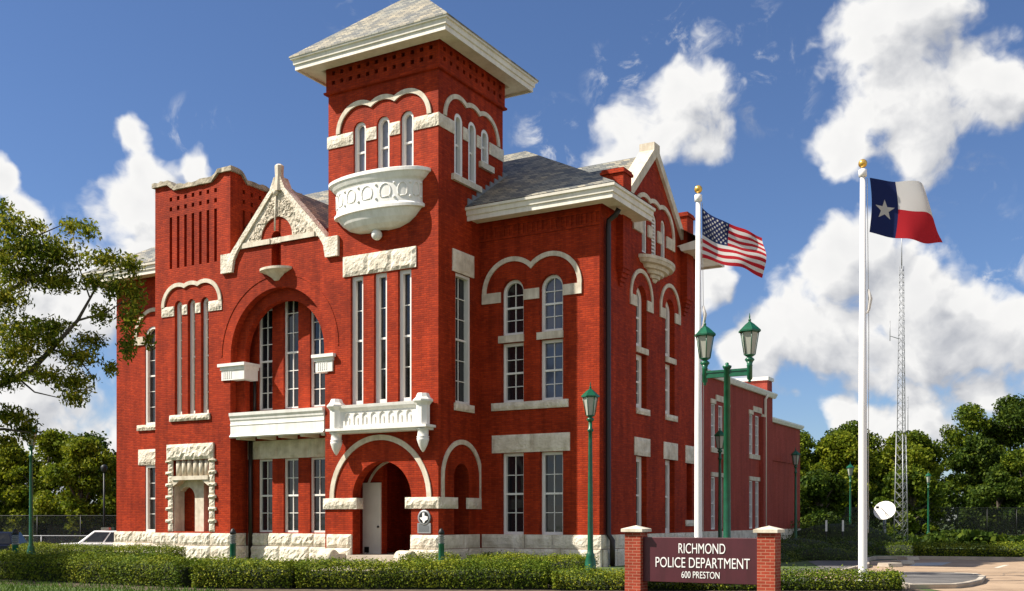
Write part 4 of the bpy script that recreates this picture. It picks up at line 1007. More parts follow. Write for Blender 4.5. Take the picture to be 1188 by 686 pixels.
# ------------------------------------------------------------------ sign
def text_mesh(body, width, cap, mat, parent, name, ax, z, depth=-0.02):
    cu = bpy.data.curves.new(name, 'FONT'); cu.body = body; cu.size = 1.0; cu.align_x = 'LEFT'; cu.extrude = 0.006; cu.offset = -0.004
    t = bpy.data.objects.new('tmp', cu); COL.objects.link(t)
    dg = bpy.context.evaluated_depsgraph_get(); me = bpy.data.meshes.new_from_object(t.evaluated_get(dg)); bpy.data.objects.remove(t)
    xs = [v.co.x for v in me.vertices]; ys = [v.co.y for v in me.vertices]
    me.transform(Matrix.Translation((-(min(xs)+max(xs))/2, -min(ys), 0))); me.transform(Matrix.Diagonal((width/(max(xs)-min(xs)), cap/(max(ys)-min(ys)), 1, 1)))
    me.materials.clear(); me.materials.append(mat)
    me.transform(Matrix.Translation((ax, depth, z)) @ Matrix.Rotation(PI/2, 4, 'X'))
    o = bpy.data.objects.new(name, me); COL.objects.link(o); o.parent = parent
    return o
SX0, SY0 = 2.86, 24.55; SX1, SY1 = 5.53, 22.95
sl = math.hypot(SX1-SX0, SY1-SY0); sa = math.atan2(SY1-SY0, SX1-SX0)
SG = thing('police_sign', 'maroon sign panel with white lettering between two brick pillars by the hedge', 'sign', (SX0, SY0, 0), sa)
mb = MB(); mb.box(0.2, sl-0.2, -0.07, 0.07, 0.24, 1.25); pn = mb.build('sign_panel', M['maroon'], SG, bevel=0.008)
mid = sl/2
text_mesh('RICHMOND', 1.09, 0.225, M['lettering'], pn, 'sign_lettering', mid+0.06, 0.895, -0.075)
text_mesh('POLICE DEPARTMENT', 2.20, 0.228, M['lettering'], pn, 'sign_lettering', mid+0.06, 0.575, -0.075)
text_mesh('600 PRESTON', 0.89, 0.15, M['lettering'], pn, 'sign_lettering', mid+0.03, 0.345, -0.075)
for u in (0.0, sl):
    mb = MB(); mb.box(u-0.2, u+0.2, -0.2, 0.2, -0.02, 1.37); pl = mb.build('pillar', M['brick_pillar'], SG, bevel=0.01)
    mb = MB(); c = 0.265; mb.box(u-c, u+c, -c, c, 1.37, 1.44)
    mb.add([(u-c, -c, 1.44), (u+c, -c, 1.44), (u+c, c, 1.44), (u-c, c, 1.44), (u, 0, 1.52)], [(0, 1, 4), (1, 2, 4), (2, 3, 4), (3, 0, 4)])
    mb.build('pillar_cap', M['stone_smooth'], pl)

# ------------------------------------------------------------------ lamps
def lantern(parent, c, z, s=1.0):
    mb = MB()
    mb.lathe([(0.05*s, z-0.20*s), (0.13*s, z-0.10*s), (0.10*s, z-0.06*s), (0.06*s, z-0.03*s), (0.11*s, z), (0.15*s, z+0.03*s)], (c[0], c[1], 0), 12)
    for k in range(6):
        a = k*PI/3; q = lambda r, zz: (c[0]+r*s*math.cos(a), c[1]+r*s*math.sin(a), zz)
        mb.tube([q(0.145, z+0.03*s), q(0.245, z+0.62*s)], 0.014*s, 5)
    mb.lathe([(0.25*s, z+0.60*s), (0.26*s, z+0.64*s), (0.24*s, z+0.65*s)], (c[0], c[1], 0), 6, smooth=False)
    lf = mb.build('lantern', M['green'], parent)
    mb = MB(); mb.lathe([(0.13*s, z+0.035*s), (0.225*s, z+0.61*s)], (c[0], c[1], 0), 6, smooth=False); mb.build('lamp_glass', M['lampglass'], lf)
    mb = MB(); mb.lathe([(0.30*s, z+0.62*s), (0.30*s, z+0.66*s), (0.27*s, z+0.69*s), (0.12*s, z+0.83*s), (0.05*s, z+0.88*s), (0.03*s, z+0.90*s), (0.04*s, z+0.94*s), (0.015*s, z+0.98*s), (0.02*s, z+1.02*s), (0.005*s, z+1.12*s)], (c[0], c[1], 0), 6, smooth=False)
    mb.build('lantern_roof', M['green'], lf)
LZ = 5.75
def make_lamp():
    t = thing('street_lamp', 'x', 'street lamp')
    mb = MB(); mb.lathe([(0.19, -0.1), (0.19, 0.10), (0.17, 0.14), (0.165, 0.40), (0.12, 0.55), (0.135, 0.60), (0.095, 0.66), (0.085, 0.80), (0.06, 4.0), (0.058, 4.25), (0.09, 4.28), (0.09, 4.33), (0.06, 4.36), (0.055, 4.55)], n=12); mb.build('lamp_post', M['green'], t)
    lantern(t, (0, 0), 4.72, 0.92)
    return t
lamp0 = make_lamp()
lamps = [(2.33, 31.7, 'tall green lamp post standing before the right wing of the police station'),
         (9.05, 46.4, 'dark lamp post in the shade directly behind the double lamp post'),
         (15.96, 60.0, 'green lamp post just past the end of the brick annex'),
         (23.8, 75.0, 'green lamp post against the trees, just left of the taller flagpole'),
         (34.75, 89.0, 'farthest green lamp post, behind the low hedge right of the lattice mast'),
         (-19.71, 43.7, 'green lamp post under the oak branches at the left edge')]
for i, (x, y, lab) in enumerate(lamps):
    g = 'green lamp posts around the police station'
    if i == 0: lamp0.location = (x, y, 0); lamp0['label'] = lab; lamp0['group'] = g
    else: dup(lamp0, (x, y, zg(x, y)), 0.3*i, lab, g)
DL = thing('double_street_lamp', 'green double-headed lamp post between the two flagpoles', 'street lamp', (5.95, 29.5, 0), math.radians(-30))
mb = MB(); mb.lathe([(0.22, -0.1), (0.22, 0.2), (0.18, 0.3), (0.16, 0.6), (0.105, 0.75), (0.088, 5.82), (0.115, 5.84), (0.13, 5.90), (0.05, 5.93), (0.05, 5.98), (0.01, 6.0)], n=12); mb.build('lamp_post', M['green'], DL)
mb = MB(); mb.box(-0.66, 0.66, -0.05, 0.05, 5.60, 5.67); mb.box(-0.66, 0.66, -0.05, 0.05, 5.74, 5.80); mb.box(-0.66, 0.66, -0.03, 0.03, 5.67, 5.74); mb.build('cross_arm', M['green'], DL)
for s in (-0.64, 0.64):
    mb = MB(); mb.lathe([(0.02, 5.40), (0.05, 5.43), (0.03, 5.46), (0.075, 5.5), (0.075, 5.85), (0.085, 5.87), (0.07, 5.9), (0.10, 6.0)], (s, 0, 0), 12); mb.build('lamp_stem', M['green'], DL)
    lantern(DL, (s, 0), 6.13, 1.05)

def make_bollard():
    t = thing('bollard_light', 'x', 'bollard')
    mb = MB(); mb.lathe([(0.12, -0.1), (0.12, 0.08), (0.10, 0.12), (0.095, 0.85), (0.11, 0.88)], n=14); mb.build('bollard_post', M['green'], t)
    mb = MB()
    for k in range(5): mb.lathe([(0.07, 0.88+k*0.06), (0.115, 0.89+k*0.06), (0.07, 0.93+k*0.06)], n=14)
    mb.build('louvred_head', M['bollard_head'], t)
    mb = MB(); mb.lathe([(0.10, 1.18), (0.10, 1.25), (0.06, 1.33), (0.02, 1.37)], n=14); mb.build('bollard_cap', M['blackmetal'], t)
    return t
bo = make_bollard()
for i, (x, y, lab) in enumerate([(-15.37, 33.0, 'green bollard light beside the dark blue car'), (-8.95, 34.2, 'green bollard light in front of the stone-framed niche tower'), (-2.28, 34.4, 'green bollard light right of the entrance arch')]):
    if i == 0: bo.location = (x, y, 0); bo['label'] = lab; bo['group'] = 'bollard lights along the front'
    else: dup(bo, (x, y, 0), 0, lab, 'bollard lights along the front')

# ------------------------------------------------------------------ flagpoles and flags
def flagpole(x, y, h, lab, r=0.115):
    t = thing('flagpole', lab, 'flagpole', (x, y, 0), 0, 'white flagpoles')
    mb = MB(); mb.lathe([(r*1.8, -0.05), (r*1.8, 0.04), (r*1.1, 0.06), (r, 0.3), (r*0.95, h*0.4), (r*0.6, h-0.35)], n=14); mb.build('pole', M['pole'], t)
    mb = MB(); mb.lathe([(r*0.62, h-0.36), (r*0.95, h-0.34), (r*0.95, h-0.17), (r*0.6, h-0.15), (0.03, h-0.14), (0.03, h-0.1)], n=14); mb.build('truck', M['pole'], t)
    mb = MB(); mb.sphere((0, 0, h-0.0), 0.115, 10); mb.build('gold_ball', M['gold'], t)
    mb = MB(); mb.tube([(r*0.9, -0.04, h-0.4), (r*1.25, -0.05, h*0.6), (r*1.15, -0.04, 1.3)], 0.009, 4); mb.tube([(r*0.7+0.05, -0.05, h-3.35), (r+0.07, -0.07, h-3.6), (r+0.02, -0.06, h-3.9), (r-0.05, -0.13, h-4.0)], [0.03, 0.05, 0.04, 0.015], 6); mb.build('halyard', M['flag_white'], t)
    return t
flagpole(5.33, 30.5, 11.1, 'white flagpole with gold ball carrying the striped flag')
flagpole(9.31, 28.3, 11.1, 'taller-looking white flagpole with gold ball at the parking lot edge')

def star_poly(c, r, rot=0.0):
    return [(c[0]+(r if k % 2 == 0 else r*0.4)*math.sin(rot+k*PI/5), c[1]+(r if k % 2 == 0 else r*0.4)*math.cos(rot+k*PI/5)) for k in range(10)]
def flag(name, label, pos, H_, W_, colour, stars, nu=96, nv=78):
    root = None; mb = MB()
    vs = [pos(i/nu, j/nv) for j in range(nv+1) for i in range(nu+1)]
    for j in range(nv):
        for i in range(nu):
            mb.f.append((j*(nu+1)+i, j*(nu+1)+i+1, (j+1)*(nu+1)+i+1, (j+1)*(nu+1)+i)); mb.m.append(colour((i+.5)/nu, (j+.5)/nv)); mb.sm.append(True)
    mb.v = [tuple(v) for v in vs]
    o = mb.build(name, [M['flag_red'], M['flag_white'], M['flag_blue']], None, recalc=False)
    tag(o, label, 'flag')
    sb = MB()
    def nrm(u, v):
        e = 0.004; a = Vector(pos(u+e, v))-Vector(pos(u-e, v)); b = Vector(pos(u, v+e))-Vector(pos(u, v-e)); return a.cross(b).normalized()
    for (cu, cv, r) in stars:
        for sgn in (1, -1):
            pts = star_poly((cu*W_, cv*H_), r); pts = [(cu*W_, cv*H_)]+pts
            vs = []
            for (x, y) in pts:
                u, v = x/W_, y/H_; vs.append(Vector(pos(u, v))+nrm(u, v)*0.006*sgn)
            sb.add(vs, [(0, 1+k, 1+(k+1) % 10) for k in range(10)])
    sb.build('flag_star', M['flag_white'], o, recalc=False)
    return o
# striped flag: hangs in a slant from the hoist, folded along the middle
def pos_us(u, v):
    x = 5.43+u*1.72; y = 30.45-0.25*u+0.13*math.sin(u*7.0+v*2.2)*min(1, u*3)
    top = 10.56-0.95*u**0.9-0.10*math.sin(u*5)
    bot = 9.13-0.70*u**1.3-0.10*math.sin(u*4.5+0.5)*u
    z = bot+(top-bot)*v+0.03*math.sin(u*13+v*5)*u
    x += 0.05*math.sin(v*4+u*6)*u
    y += 0.16*math.sin(v*5.5-u*4)*u
    return (x, y, z)
def col_us(u, v):
    if u < 0.42 and v > 6/13: return 2
    return 0 if int(v*13) % 2 == 0 else 1
st = []
for r_ in range(9):
    for c_ in range(6 if r_ % 2 == 0 else 5):
        st.append((0.42*((c_*2+1+(r_ % 2))/12.0), 6/13+(7/13)*(r_+1)/10.0, 0.048))
flag('striped_flag', 'red and white striped flag with blue star field on the left flagpole', pos_us, 1.43, 2.2, col_us, st, 100, 78)
def pos_tx(u, v):
    x = 9.47+0.06*math.sin(v*3)+u*1.93; y = 28.25+0.14*math.sin(u*6.3+0.6)*min(1, u*2.5)+0.10*math.sin(u*11+v*4)*u*u
    curl = max(0, u-0.62)/0.38
    top = 10.71-0.24*u-0.95*curl**2*0.72; bot = 9.27-0.42*u+0.12*curl**2
    z = bot+(top-bot)*v+0.025*math.sin(u*15+v*6)*u
    x -= 0.42*curl**2*v; y += 0.3*curl**2*v*0.8
    x += 0.05*math.sin(v*PI)*u
    return (x, y, z)
def col_tx(u, v): return 2 if u < 0.36 else (1 if v > 0.5 else 0)
flag('lone_star_flag', 'flag with white star on blue beside white and red halves, on the right flagpole', pos_tx, 1.44, 1.93, col_tx, [(0.185, 0.46, 0.27)], 75, 44)

# ------------------------------------------------------------------ hedges
def hedge(label, pts, w, h, mat='leaf_hedge', dens=1500, ls=0.055, group='clipped hedges', name='hedge', rough=0.07):
    t = thing(name, label, 'hedge', (pts[0][0], pts[0][1], 0), 0, group)
    ox, oy = pts[0]
    core = MB(); segs = []; Ltot = 0
    for (a, b) in zip(pts[:-1], pts[1:]): l = math.hypot(b[0]-a[0], b[1]-a[1]); segs.append((a, b, l)); Ltot += l
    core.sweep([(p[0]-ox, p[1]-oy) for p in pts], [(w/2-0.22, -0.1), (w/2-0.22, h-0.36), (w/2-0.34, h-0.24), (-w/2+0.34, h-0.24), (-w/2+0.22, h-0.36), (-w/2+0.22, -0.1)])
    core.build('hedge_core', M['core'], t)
    hp = [(w/2-0.05, 0.04), (w/2, h*0.5), (w/2-0.01, h-0.16), (w/2-0.05, h-0.07), (w/2-0.13, h-0.015), (w/2-0.24, h)]; prof = hp+[(-x, z) for x, z in hp[::-1]]
    pl = [math.hypot(prof[i+1][0]-prof[i][0], prof[i+1][1]-prof[i][1]) for i in range(len(prof)-1)]; cum = np.cumsum([0]+pl)
    n = int(dens*Ltot*cum[-1]); 
    q = NR.uniform(0, cum[-1], n); idx = np.clip(np.searchsorted(cum, q)-1, 0, len(pl)-1)
    pa = np.array(prof); f = ((q-cum[idx])/np.array(pl)[idx])[:, None]; pr = pa[idx]*(1-f)+pa[idx+1]*f
    dd = pa[idx+1]-pa[idx]; nn = np.stack([-(-dd[:, 1]), -dd[:, 0]], 1); nn = np.stack([dd[:, 1], -dd[:, 0]], 1); nn /= np.linalg.norm(nn, axis=1, keepdims=True)
    s = NR.uniform(0, Ltot, n); P3 = np.zeros((n, 3)); N3 = np.zeros((n, 3)); acc = 0
    for (a, b, l) in segs:
        m = (s >= acc) & (s <= acc+l); tt = (s[m]-acc)/l; d = np.array([b[0]-a[0], b[1]-a[1]])/l; o = np.array([d[1], -d[0]])
        base = np.array(a)[None]+np.outer(tt, np.array(b)-np.array(a))+pr[m, :1]*o
        P3[m, 0] = base[:, 0]-ox; P3[m, 1] = base[:, 1]-oy; P3[m, 2] = pr[m, 1]; N3[m, 0] = nn[m, 0]*o[0]; N3[m, 1] = nn[m, 0]*o[1]; N3[m, 2] = nn[m, 1]; acc += l
    # end faces
    for (e, q0, sg) in ((pts[0], pts[1], -1), (pts[-1], pts[-2], -1)):
        d = np.array([q0[0]-e[0], q0[1]-e[1]]); d = d/np.linalg.norm(d)*sg; o = np.array([d[1], -d[0]]); k = int(dens*w*h)
        uu = NR.uniform(-w/2+.04, w/2-.04, k); zz = NR.uniform(0.04, h, k)
        E3 = np.stack([e[0]-ox+o[0]*uu+d[0]*0.02, e[1]-oy+o[1]*uu+d[1]*0.02, zz], 1); P3 = np.concatenate([P3, E3]); N3 = np.concatenate([N3, np.repeat(np.array([[d[0], d[1], 0]]), k, 0)])
    # lumpy outline: low frequency bumps and dips, sprigs standing out
    ph = P3*1.0
    lump = 0.5*np.sin(ph[:, 0]*2.3+1.7*np.sin(ph[:, 1]*2.1))+0.5*np.sin(ph[:, 0]*5.1+ph[:, 2]*6+1.3)*np.sin(ph[:, 1]*4.7+ph[:, 2]*3)
    P3 = P3+N3*((lump*rough)+NR.normal(0, 0.045, len(P3))-np.abs(NR.normal(0, 0.07, len(P3)))+0.10*(NR.uniform(0, 1, len(P3)) > 0.985))[:, None]
    P3[:, 2] = np.maximum(P3[:, 2], 0.02)
    quads_mesh('foliage', leaf_quads(P3, ls, 0.62, 0.6, 0.0, N3*0.7), M[mat], t)
    return t
hedge('long clipped hedge in the oak shade at the left edge', [(-17.5, 31.8), (-7.8, 26.2)], 1.2, 0.70)
hedge('short clipped hedge block between the two long front hedges', [(-7.62, 25.95), (-5.22, 25.8)], 1.2, 0.66)
hedge('long sunlit clipped hedge before the entrance', [(-5.1, 25.8), (0.85, 25.55)], 1.25, 0.64)
hedge('low clipped hedge behind the brick-pillared sign', [(0.95, 25.2), (9.05, 25.0)], 1.0, 0.44)
def loc(a, b): return (OX+0.8660254*a+0.5*b, OY-0.5*a+0.8660254*b)
hedge('low hedge along the foot of the left wing', [loc(-25.6, -4.4), loc(-15.4, -4.9)], 1.0, 0.60, dens=1000, ls=0.06)
hedge('low hedge before the right wing wall', [loc(-3.8, -2.0), loc(0.5, -2.0)], 1.6, 0.42, dens=1000, ls=0.06)
hedge('small low hedge right of the entrance steps', [loc(-5.5, -4.0), loc(-3.6, -3.6)], 0.9, 0.48, dens=700, ls=0.06)
hedge('far clipped hedge along the parking lot kerb', [(17.1, 45.3), (36, 37.9)], 1.1, 0.66, dens=900, ls=0.07)
def shrub(label, x, y, rx, ry, h, mat='leaf_shrub', n=2600, ls=0.08, group='low shrubs beside the path'):
    t = thing('shrub', label, 'shrub', (x, y, 0), 0, group)
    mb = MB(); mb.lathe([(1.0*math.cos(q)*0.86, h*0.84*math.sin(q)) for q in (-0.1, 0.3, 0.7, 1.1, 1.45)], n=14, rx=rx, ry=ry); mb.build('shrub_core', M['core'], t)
    th = NR.uniform(0, 2*PI, n); ph = np.arcsin(NR.uniform(0, 1, n)); N3 = np.stack([np.cos(ph)*np.cos(th), np.cos(ph)*np.sin(th), np.sin(ph)], 1)
    P3 = N3*np.array([rx, ry, h])*(1+NR.normal(0, 0.07, n)+0.08*np.sin(th*5+ph*4))[:, None]; P3[:, 2] = np.maximum(P3[:, 2], 0.02)
    quads_mesh('foliage', leaf_quads(P3, ls, 0.5, 0.3, 0, N3*0.5), M[mat], t)
    return t
shrub('dark low shrub at the foot of the annex lamp post', 11.6, 47.5, 2.4, 1.6, 0.75)
shrub('wide dark shrub left of the two thin posts', 13.0, 43.8, 1.7, 1.3, 0.6)
shrub('rounded dark shrub beside the path bend', 13.6, 51.0, 2.6, 1.6, 0.9)
shrub('dark shrub in front of the far trees behind the thin posts', 19.0, 62.0, 4.0, 2.0, 1.7, n=3000, ls=0.13)
shrub('shrub nearest the right sign pillar in the shade', 9.4, 42.0, 1.9, 1.4, 0.6)
shrub('dark shrub left of the satellite dish post', 16.5, 51.5, 2.0, 1.4, 0.75)
shrub('light green low shrub below the satellite dish', 18.4, 50.5, 1.9, 1.2, 0.55, mat='leaf_mid')
shrub('dark shrub against the annex base', 10.2, 53.5, 1.6, 1.5, 0.9)

# ------------------------------------------------------------------ grass in front
n = 9000
X = NR.uniform(-15, -6.5, n); Y = NR.uniform(20.5, 29.5, n); keep = (Y < 29.3-(X+15)*0.55)&(X > -15); X, Y = X[keep], Y[keep]
P3 = np.stack([X, Y, np.zeros(len(X))], 1); hh = NR.uniform(0.04, 0.10, len(X)); an = NR.uniform(0, PI, len(X)); d = np.stack([np.cos(an)*0.012, np.sin(an)*0.012, 0*an], 1)
ln = NR.normal(0, 0.03, (len(X), 3)); ln[:, 2] = hh
V = np.stack([P3-d, P3+d, P3+d*0.3+ln, P3-d*0.3+ln], 1)
tag(quads_mesh('grass', V, M['blade']), 'short green grass in the lower left corner', 'grass', kind='stuff')

# ------------------------------------------------------------------ trees
def crown_points(blobs, n, shell=0.55):
    w = np.array([b[3]*b[4]*b[5] for b in blobs])**0.72; w /= w.sum(); k = NR.choice(len(blobs), n, p=w)
    B = np.array(blobs)[k]; d = NR.normal(size=(n, 3)); d /= np.linalg.norm(d, axis=1, keepdims=True)
    r = NR.uniform(0, 1, n)**shell
    return B[:, :3]+d*B[:, 3:6]*r[:, None], d
def tree(label, x, y, h, cr, mat='leaf_mid', n=4200, ls=0.30, trunk=0.22, base=0.25, seed=1, group='trees behind the police station', nb=46, asp=0.7):
    r = random.Random(seed); z0 = zg(x, y)
    t = thing('tree', label, 'tree', (x, y, z0), 0, group)
    blobs = []
    for k in range(nb):
        f = r.random()**0.8; zz = h*(base+(1-base)*f*0.93); env = math.sin(PI*min(1, max(0.02, (f*0.86+0.14))))**0.6
        a = r.uniform(0, 2*PI); rr = cr*env*math.sqrt(r.random())*0.85; s = cr*r.uniform(0.15, 0.34)
        blobs.append((rr*math.cos(a), rr*math.sin(a), zz, s, s, s*0.75))
    mb = MB(); lean = (r.uniform(-.3, .3), r.uniform(-.3, .3))
    mb.tube([(0, 0, -0.3), (lean[0]*.3, lean[1]*.3, h*0.2), (lean[0], lean[1], h*0.5), (lean[0]*1.2, lean[1]*1.2, h*0.8)], [trunk*1.3, trunk, trunk*0.65, trunk*0.2], 8)
    for b in r.sample(blobs, min(11, nb)):
        zs = max(h*0.15, min(h*0.6, b[2]*0.55)); mb.tube([(lean[0]*.5, lean[1]*.5, zs), (b[0]*.5+lean[0]*.4, b[1]*.5+lean[1]*.4, zs+(b[2]-zs)*.6), (b[0], b[1], b[2])], [trunk*.45, trunk*.28, trunk*.08], 6)
    mb.build('trunk', M['bark'], t)
    Pn, d = crown_points(blobs, n)
    quads_mesh('crown', leaf_quads(Pn, ls, asp, 0.35, 0.0, d*0.35), M[mat], t)
    return t
TR = [ # x, y, height, crown radius, material, label
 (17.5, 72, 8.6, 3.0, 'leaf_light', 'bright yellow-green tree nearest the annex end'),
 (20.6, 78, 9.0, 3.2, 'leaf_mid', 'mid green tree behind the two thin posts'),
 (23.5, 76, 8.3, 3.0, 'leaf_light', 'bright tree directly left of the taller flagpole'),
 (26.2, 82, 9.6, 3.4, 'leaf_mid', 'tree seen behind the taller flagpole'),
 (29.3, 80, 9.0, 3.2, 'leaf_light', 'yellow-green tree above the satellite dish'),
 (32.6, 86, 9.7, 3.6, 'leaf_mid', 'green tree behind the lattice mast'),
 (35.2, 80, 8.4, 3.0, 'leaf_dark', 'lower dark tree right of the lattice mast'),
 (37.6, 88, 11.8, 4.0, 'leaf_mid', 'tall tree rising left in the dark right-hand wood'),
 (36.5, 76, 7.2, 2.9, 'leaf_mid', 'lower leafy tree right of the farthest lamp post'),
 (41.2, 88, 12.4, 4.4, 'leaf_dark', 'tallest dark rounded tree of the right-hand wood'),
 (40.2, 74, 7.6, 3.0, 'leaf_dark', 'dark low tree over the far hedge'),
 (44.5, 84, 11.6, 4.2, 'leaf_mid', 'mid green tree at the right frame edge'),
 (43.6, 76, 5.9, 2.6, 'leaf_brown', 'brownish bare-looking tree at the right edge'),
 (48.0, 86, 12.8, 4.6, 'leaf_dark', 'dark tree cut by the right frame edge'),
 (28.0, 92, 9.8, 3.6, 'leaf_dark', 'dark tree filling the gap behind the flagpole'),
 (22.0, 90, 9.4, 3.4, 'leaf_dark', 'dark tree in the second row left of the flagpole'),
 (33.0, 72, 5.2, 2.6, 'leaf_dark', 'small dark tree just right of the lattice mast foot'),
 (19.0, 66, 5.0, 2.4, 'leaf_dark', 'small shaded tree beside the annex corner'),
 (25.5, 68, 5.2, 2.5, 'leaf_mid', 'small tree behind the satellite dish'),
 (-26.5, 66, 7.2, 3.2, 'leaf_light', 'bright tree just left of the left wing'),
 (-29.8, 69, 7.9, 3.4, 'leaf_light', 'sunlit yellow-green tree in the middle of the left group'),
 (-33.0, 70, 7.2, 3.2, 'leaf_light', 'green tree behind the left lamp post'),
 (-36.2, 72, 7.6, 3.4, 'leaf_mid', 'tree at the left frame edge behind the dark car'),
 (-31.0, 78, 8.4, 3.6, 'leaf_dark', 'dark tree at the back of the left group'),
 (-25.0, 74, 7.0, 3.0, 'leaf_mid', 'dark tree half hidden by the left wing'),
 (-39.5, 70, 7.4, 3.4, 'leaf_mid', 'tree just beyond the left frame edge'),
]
for i, (x, y, h, cr, m, lab) in enumerate(TR):
    far = 1.4 if x > 0 else 1.0
    x, y, h, cr = x*far, y*far, (h-1.65)*far+1.65, cr*far
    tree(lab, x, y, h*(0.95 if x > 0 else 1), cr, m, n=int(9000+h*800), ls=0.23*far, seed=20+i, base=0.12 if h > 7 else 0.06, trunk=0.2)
# undergrowth behind the fences, one mass
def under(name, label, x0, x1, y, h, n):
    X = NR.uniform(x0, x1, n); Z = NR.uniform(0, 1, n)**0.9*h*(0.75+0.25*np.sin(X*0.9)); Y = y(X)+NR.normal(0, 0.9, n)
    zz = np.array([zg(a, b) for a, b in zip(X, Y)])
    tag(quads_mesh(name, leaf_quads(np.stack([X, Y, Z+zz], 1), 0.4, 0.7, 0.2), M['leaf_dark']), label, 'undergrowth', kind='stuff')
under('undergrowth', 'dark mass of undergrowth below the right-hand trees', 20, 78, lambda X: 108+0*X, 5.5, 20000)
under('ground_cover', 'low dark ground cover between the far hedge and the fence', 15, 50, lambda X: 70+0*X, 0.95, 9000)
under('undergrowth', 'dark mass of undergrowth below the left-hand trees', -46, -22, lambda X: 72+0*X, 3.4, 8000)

# foreground oak: trunk outside the frame, boughs reaching in
OK_ = thing('oak_tree', 'large oak with boughs of narrow leaves reaching in from the left edge', 'tree', (-18.6, 31.0, 0))
def opx(x, y, Y=31.0): return ((x-594)/1237*Y+18.6, Y-31.0, EYE+(603-y)/1237*Y)
mb = MB()
mb.tube([(0, 0, -0.2), (0.05, 0, 1.5), (0.2, 0.1, 3.2), (0.1, 0.2, 5.0), (-0.3, 0.3, 7.5), (-0.2, 0.2, 10.0)], [0.48, 0.38, 0.33, 0.28, 0.18, 0.06], 12)
limbs = [([(0.2, 0.1, 3.6), opx(-40, 462), opx(0, 446), opx(35, 431), opx(60, 405), opx(90, 372), opx(108, 340)], [0.2, 0.13, 0.10, 0.085, 0.07, 0.05, 0.03]),
         ([opx(108, 340), opx(120, 318), opx(140, 308)], [0.03, 0.022, 0.01]), ([opx(104, 345), opx(88, 300), opx(84, 262)], [0.025, 0.016, 0.008]),
         ([opx(60, 405), opx(92, 418), opx(110, 440)], [0.035, 0.025, 0.012]), ([opx(90, 372), opx(125, 362), opx(150, 345)], [0.035, 0.022, 0.01]),
         ([opx(20, 438), opx(40, 455), opx(70, 462)], [0.035, 0.022, 0.012]),
         ([(0.15, 0.15, 4.6), opx(-30, 360), opx(5, 340), opx(45, 318), opx(80, 300)], [0.16, 0.09, 0.06, 0.04, 0.015]),
         ([(0.1, 0.2, 5.2), opx(-30, 300), opx(5, 290), opx(40, 275), opx(70, 262)], [0.14, 0.07, 0.05, 0.03, 0.012]),
         ([(0.2, 0.1, 3.3), opx(-30, 500), opx(5, 498), opx(35, 502)], [0.12, 0.06, 0.04, 0.015]),
         ([(0.1, 0.2, 5.0), (1.4, -0.8, 6.6), (2.2, -1.6, 8.0)], [0.14, 0.09, 0.03]), ([(0.1, 0.2, 5.0), (-1.6, -0.6, 7.0), (-3.0, -1.0, 8.4)], [0.16, 0.1, 0.03]),
         ([(0.0, 0.2, 5.5), (-0.8, 1.8, 7.0), (-1.0, 3.0, 8.0)], [0.14, 0.08, 0.03]), ([(0, 0, 4.0), (-1.8, 0.6, 5.2), (-3.4, 1.0, 5.8)], [0.14, 0.08, 0.03])]
for p, r_ in limbs: mb.tube(p, r_, 7)
mb.build('trunk', M['bark'], OK_)
blobs = []
for (x, y, rx, ry) in [(12, 262, 26, 16), (30, 285, 34, 16), (62, 296, 34, 20), (100, 268, 16, 9), (84, 262, 12, 8), (125, 300, 26, 10), (152, 306, 15, 12), (156, 342, 12, 24), (152, 375, 14, 22), (147, 402, 10, 14), (135, 336, 16, 14),
                       (28, 320, 36, 14), (70, 330, 28, 12), (8, 345, 26, 20), (30, 385, 36, 16), (60, 380, 26, 10), (20, 410, 30, 14), (62, 398, 14, 10), (90, 415, 26, 12), (104, 398, 18, 10), (88, 440, 26, 14), (90, 460, 16, 9), (50, 432, 22, 10), (8, 440, 20, 14),
                       (10, 480, 28, 12), (30, 495, 18, 14), (5, 512, 22, 8), (118, 365, 14, 12), (110, 330, 12, 10), (128, 425, 8, 8), (4, 300, 16, 14), (2, 240, 10, 6), (44, 262, 10, 6), (170, 395, 6, 8)]:
    for s_ in (0, 1):
        c = opx(x, y, 31.0+rnd.uniform(-0.7, 0.7)); blobs.append((c[0]+rnd.uniform(-.1, .1), c[1], c[2]+rnd.uniform(-.1, .1), rx/34, max(0.4, rx/40), ry/32))
Pn, d = crown_points(blobs, 21000, 0.75)
bulk = []
for k in range(70):
    a = rnd.uniform(0, 2*PI); rr = 4.2*math.sqrt(rnd.random()); bx, by_ = rr*math.cos(a)-1.3, rr*math.sin(a)*0.9-0.6
    bulk.append((min(bx, 2.6), by_, rnd.uniform(5.2, 10.6)-0.12*rr*rr*0.6, rnd.uniform(.6, 1.1), rnd.uniform(.6, 1.1), rnd.uniform(.4, .7)))
Pb, d2 = crown_points(bulk, 26000, 0.6)
quads_mesh('crown', np.concatenate([leaf_quads(Pn, 0.15, 0.38, 0.25, 0.9), leaf_quads(Pb, 0.22, 0.4, 0.3, 0.6)]), M['leaf_oak'], OK_)

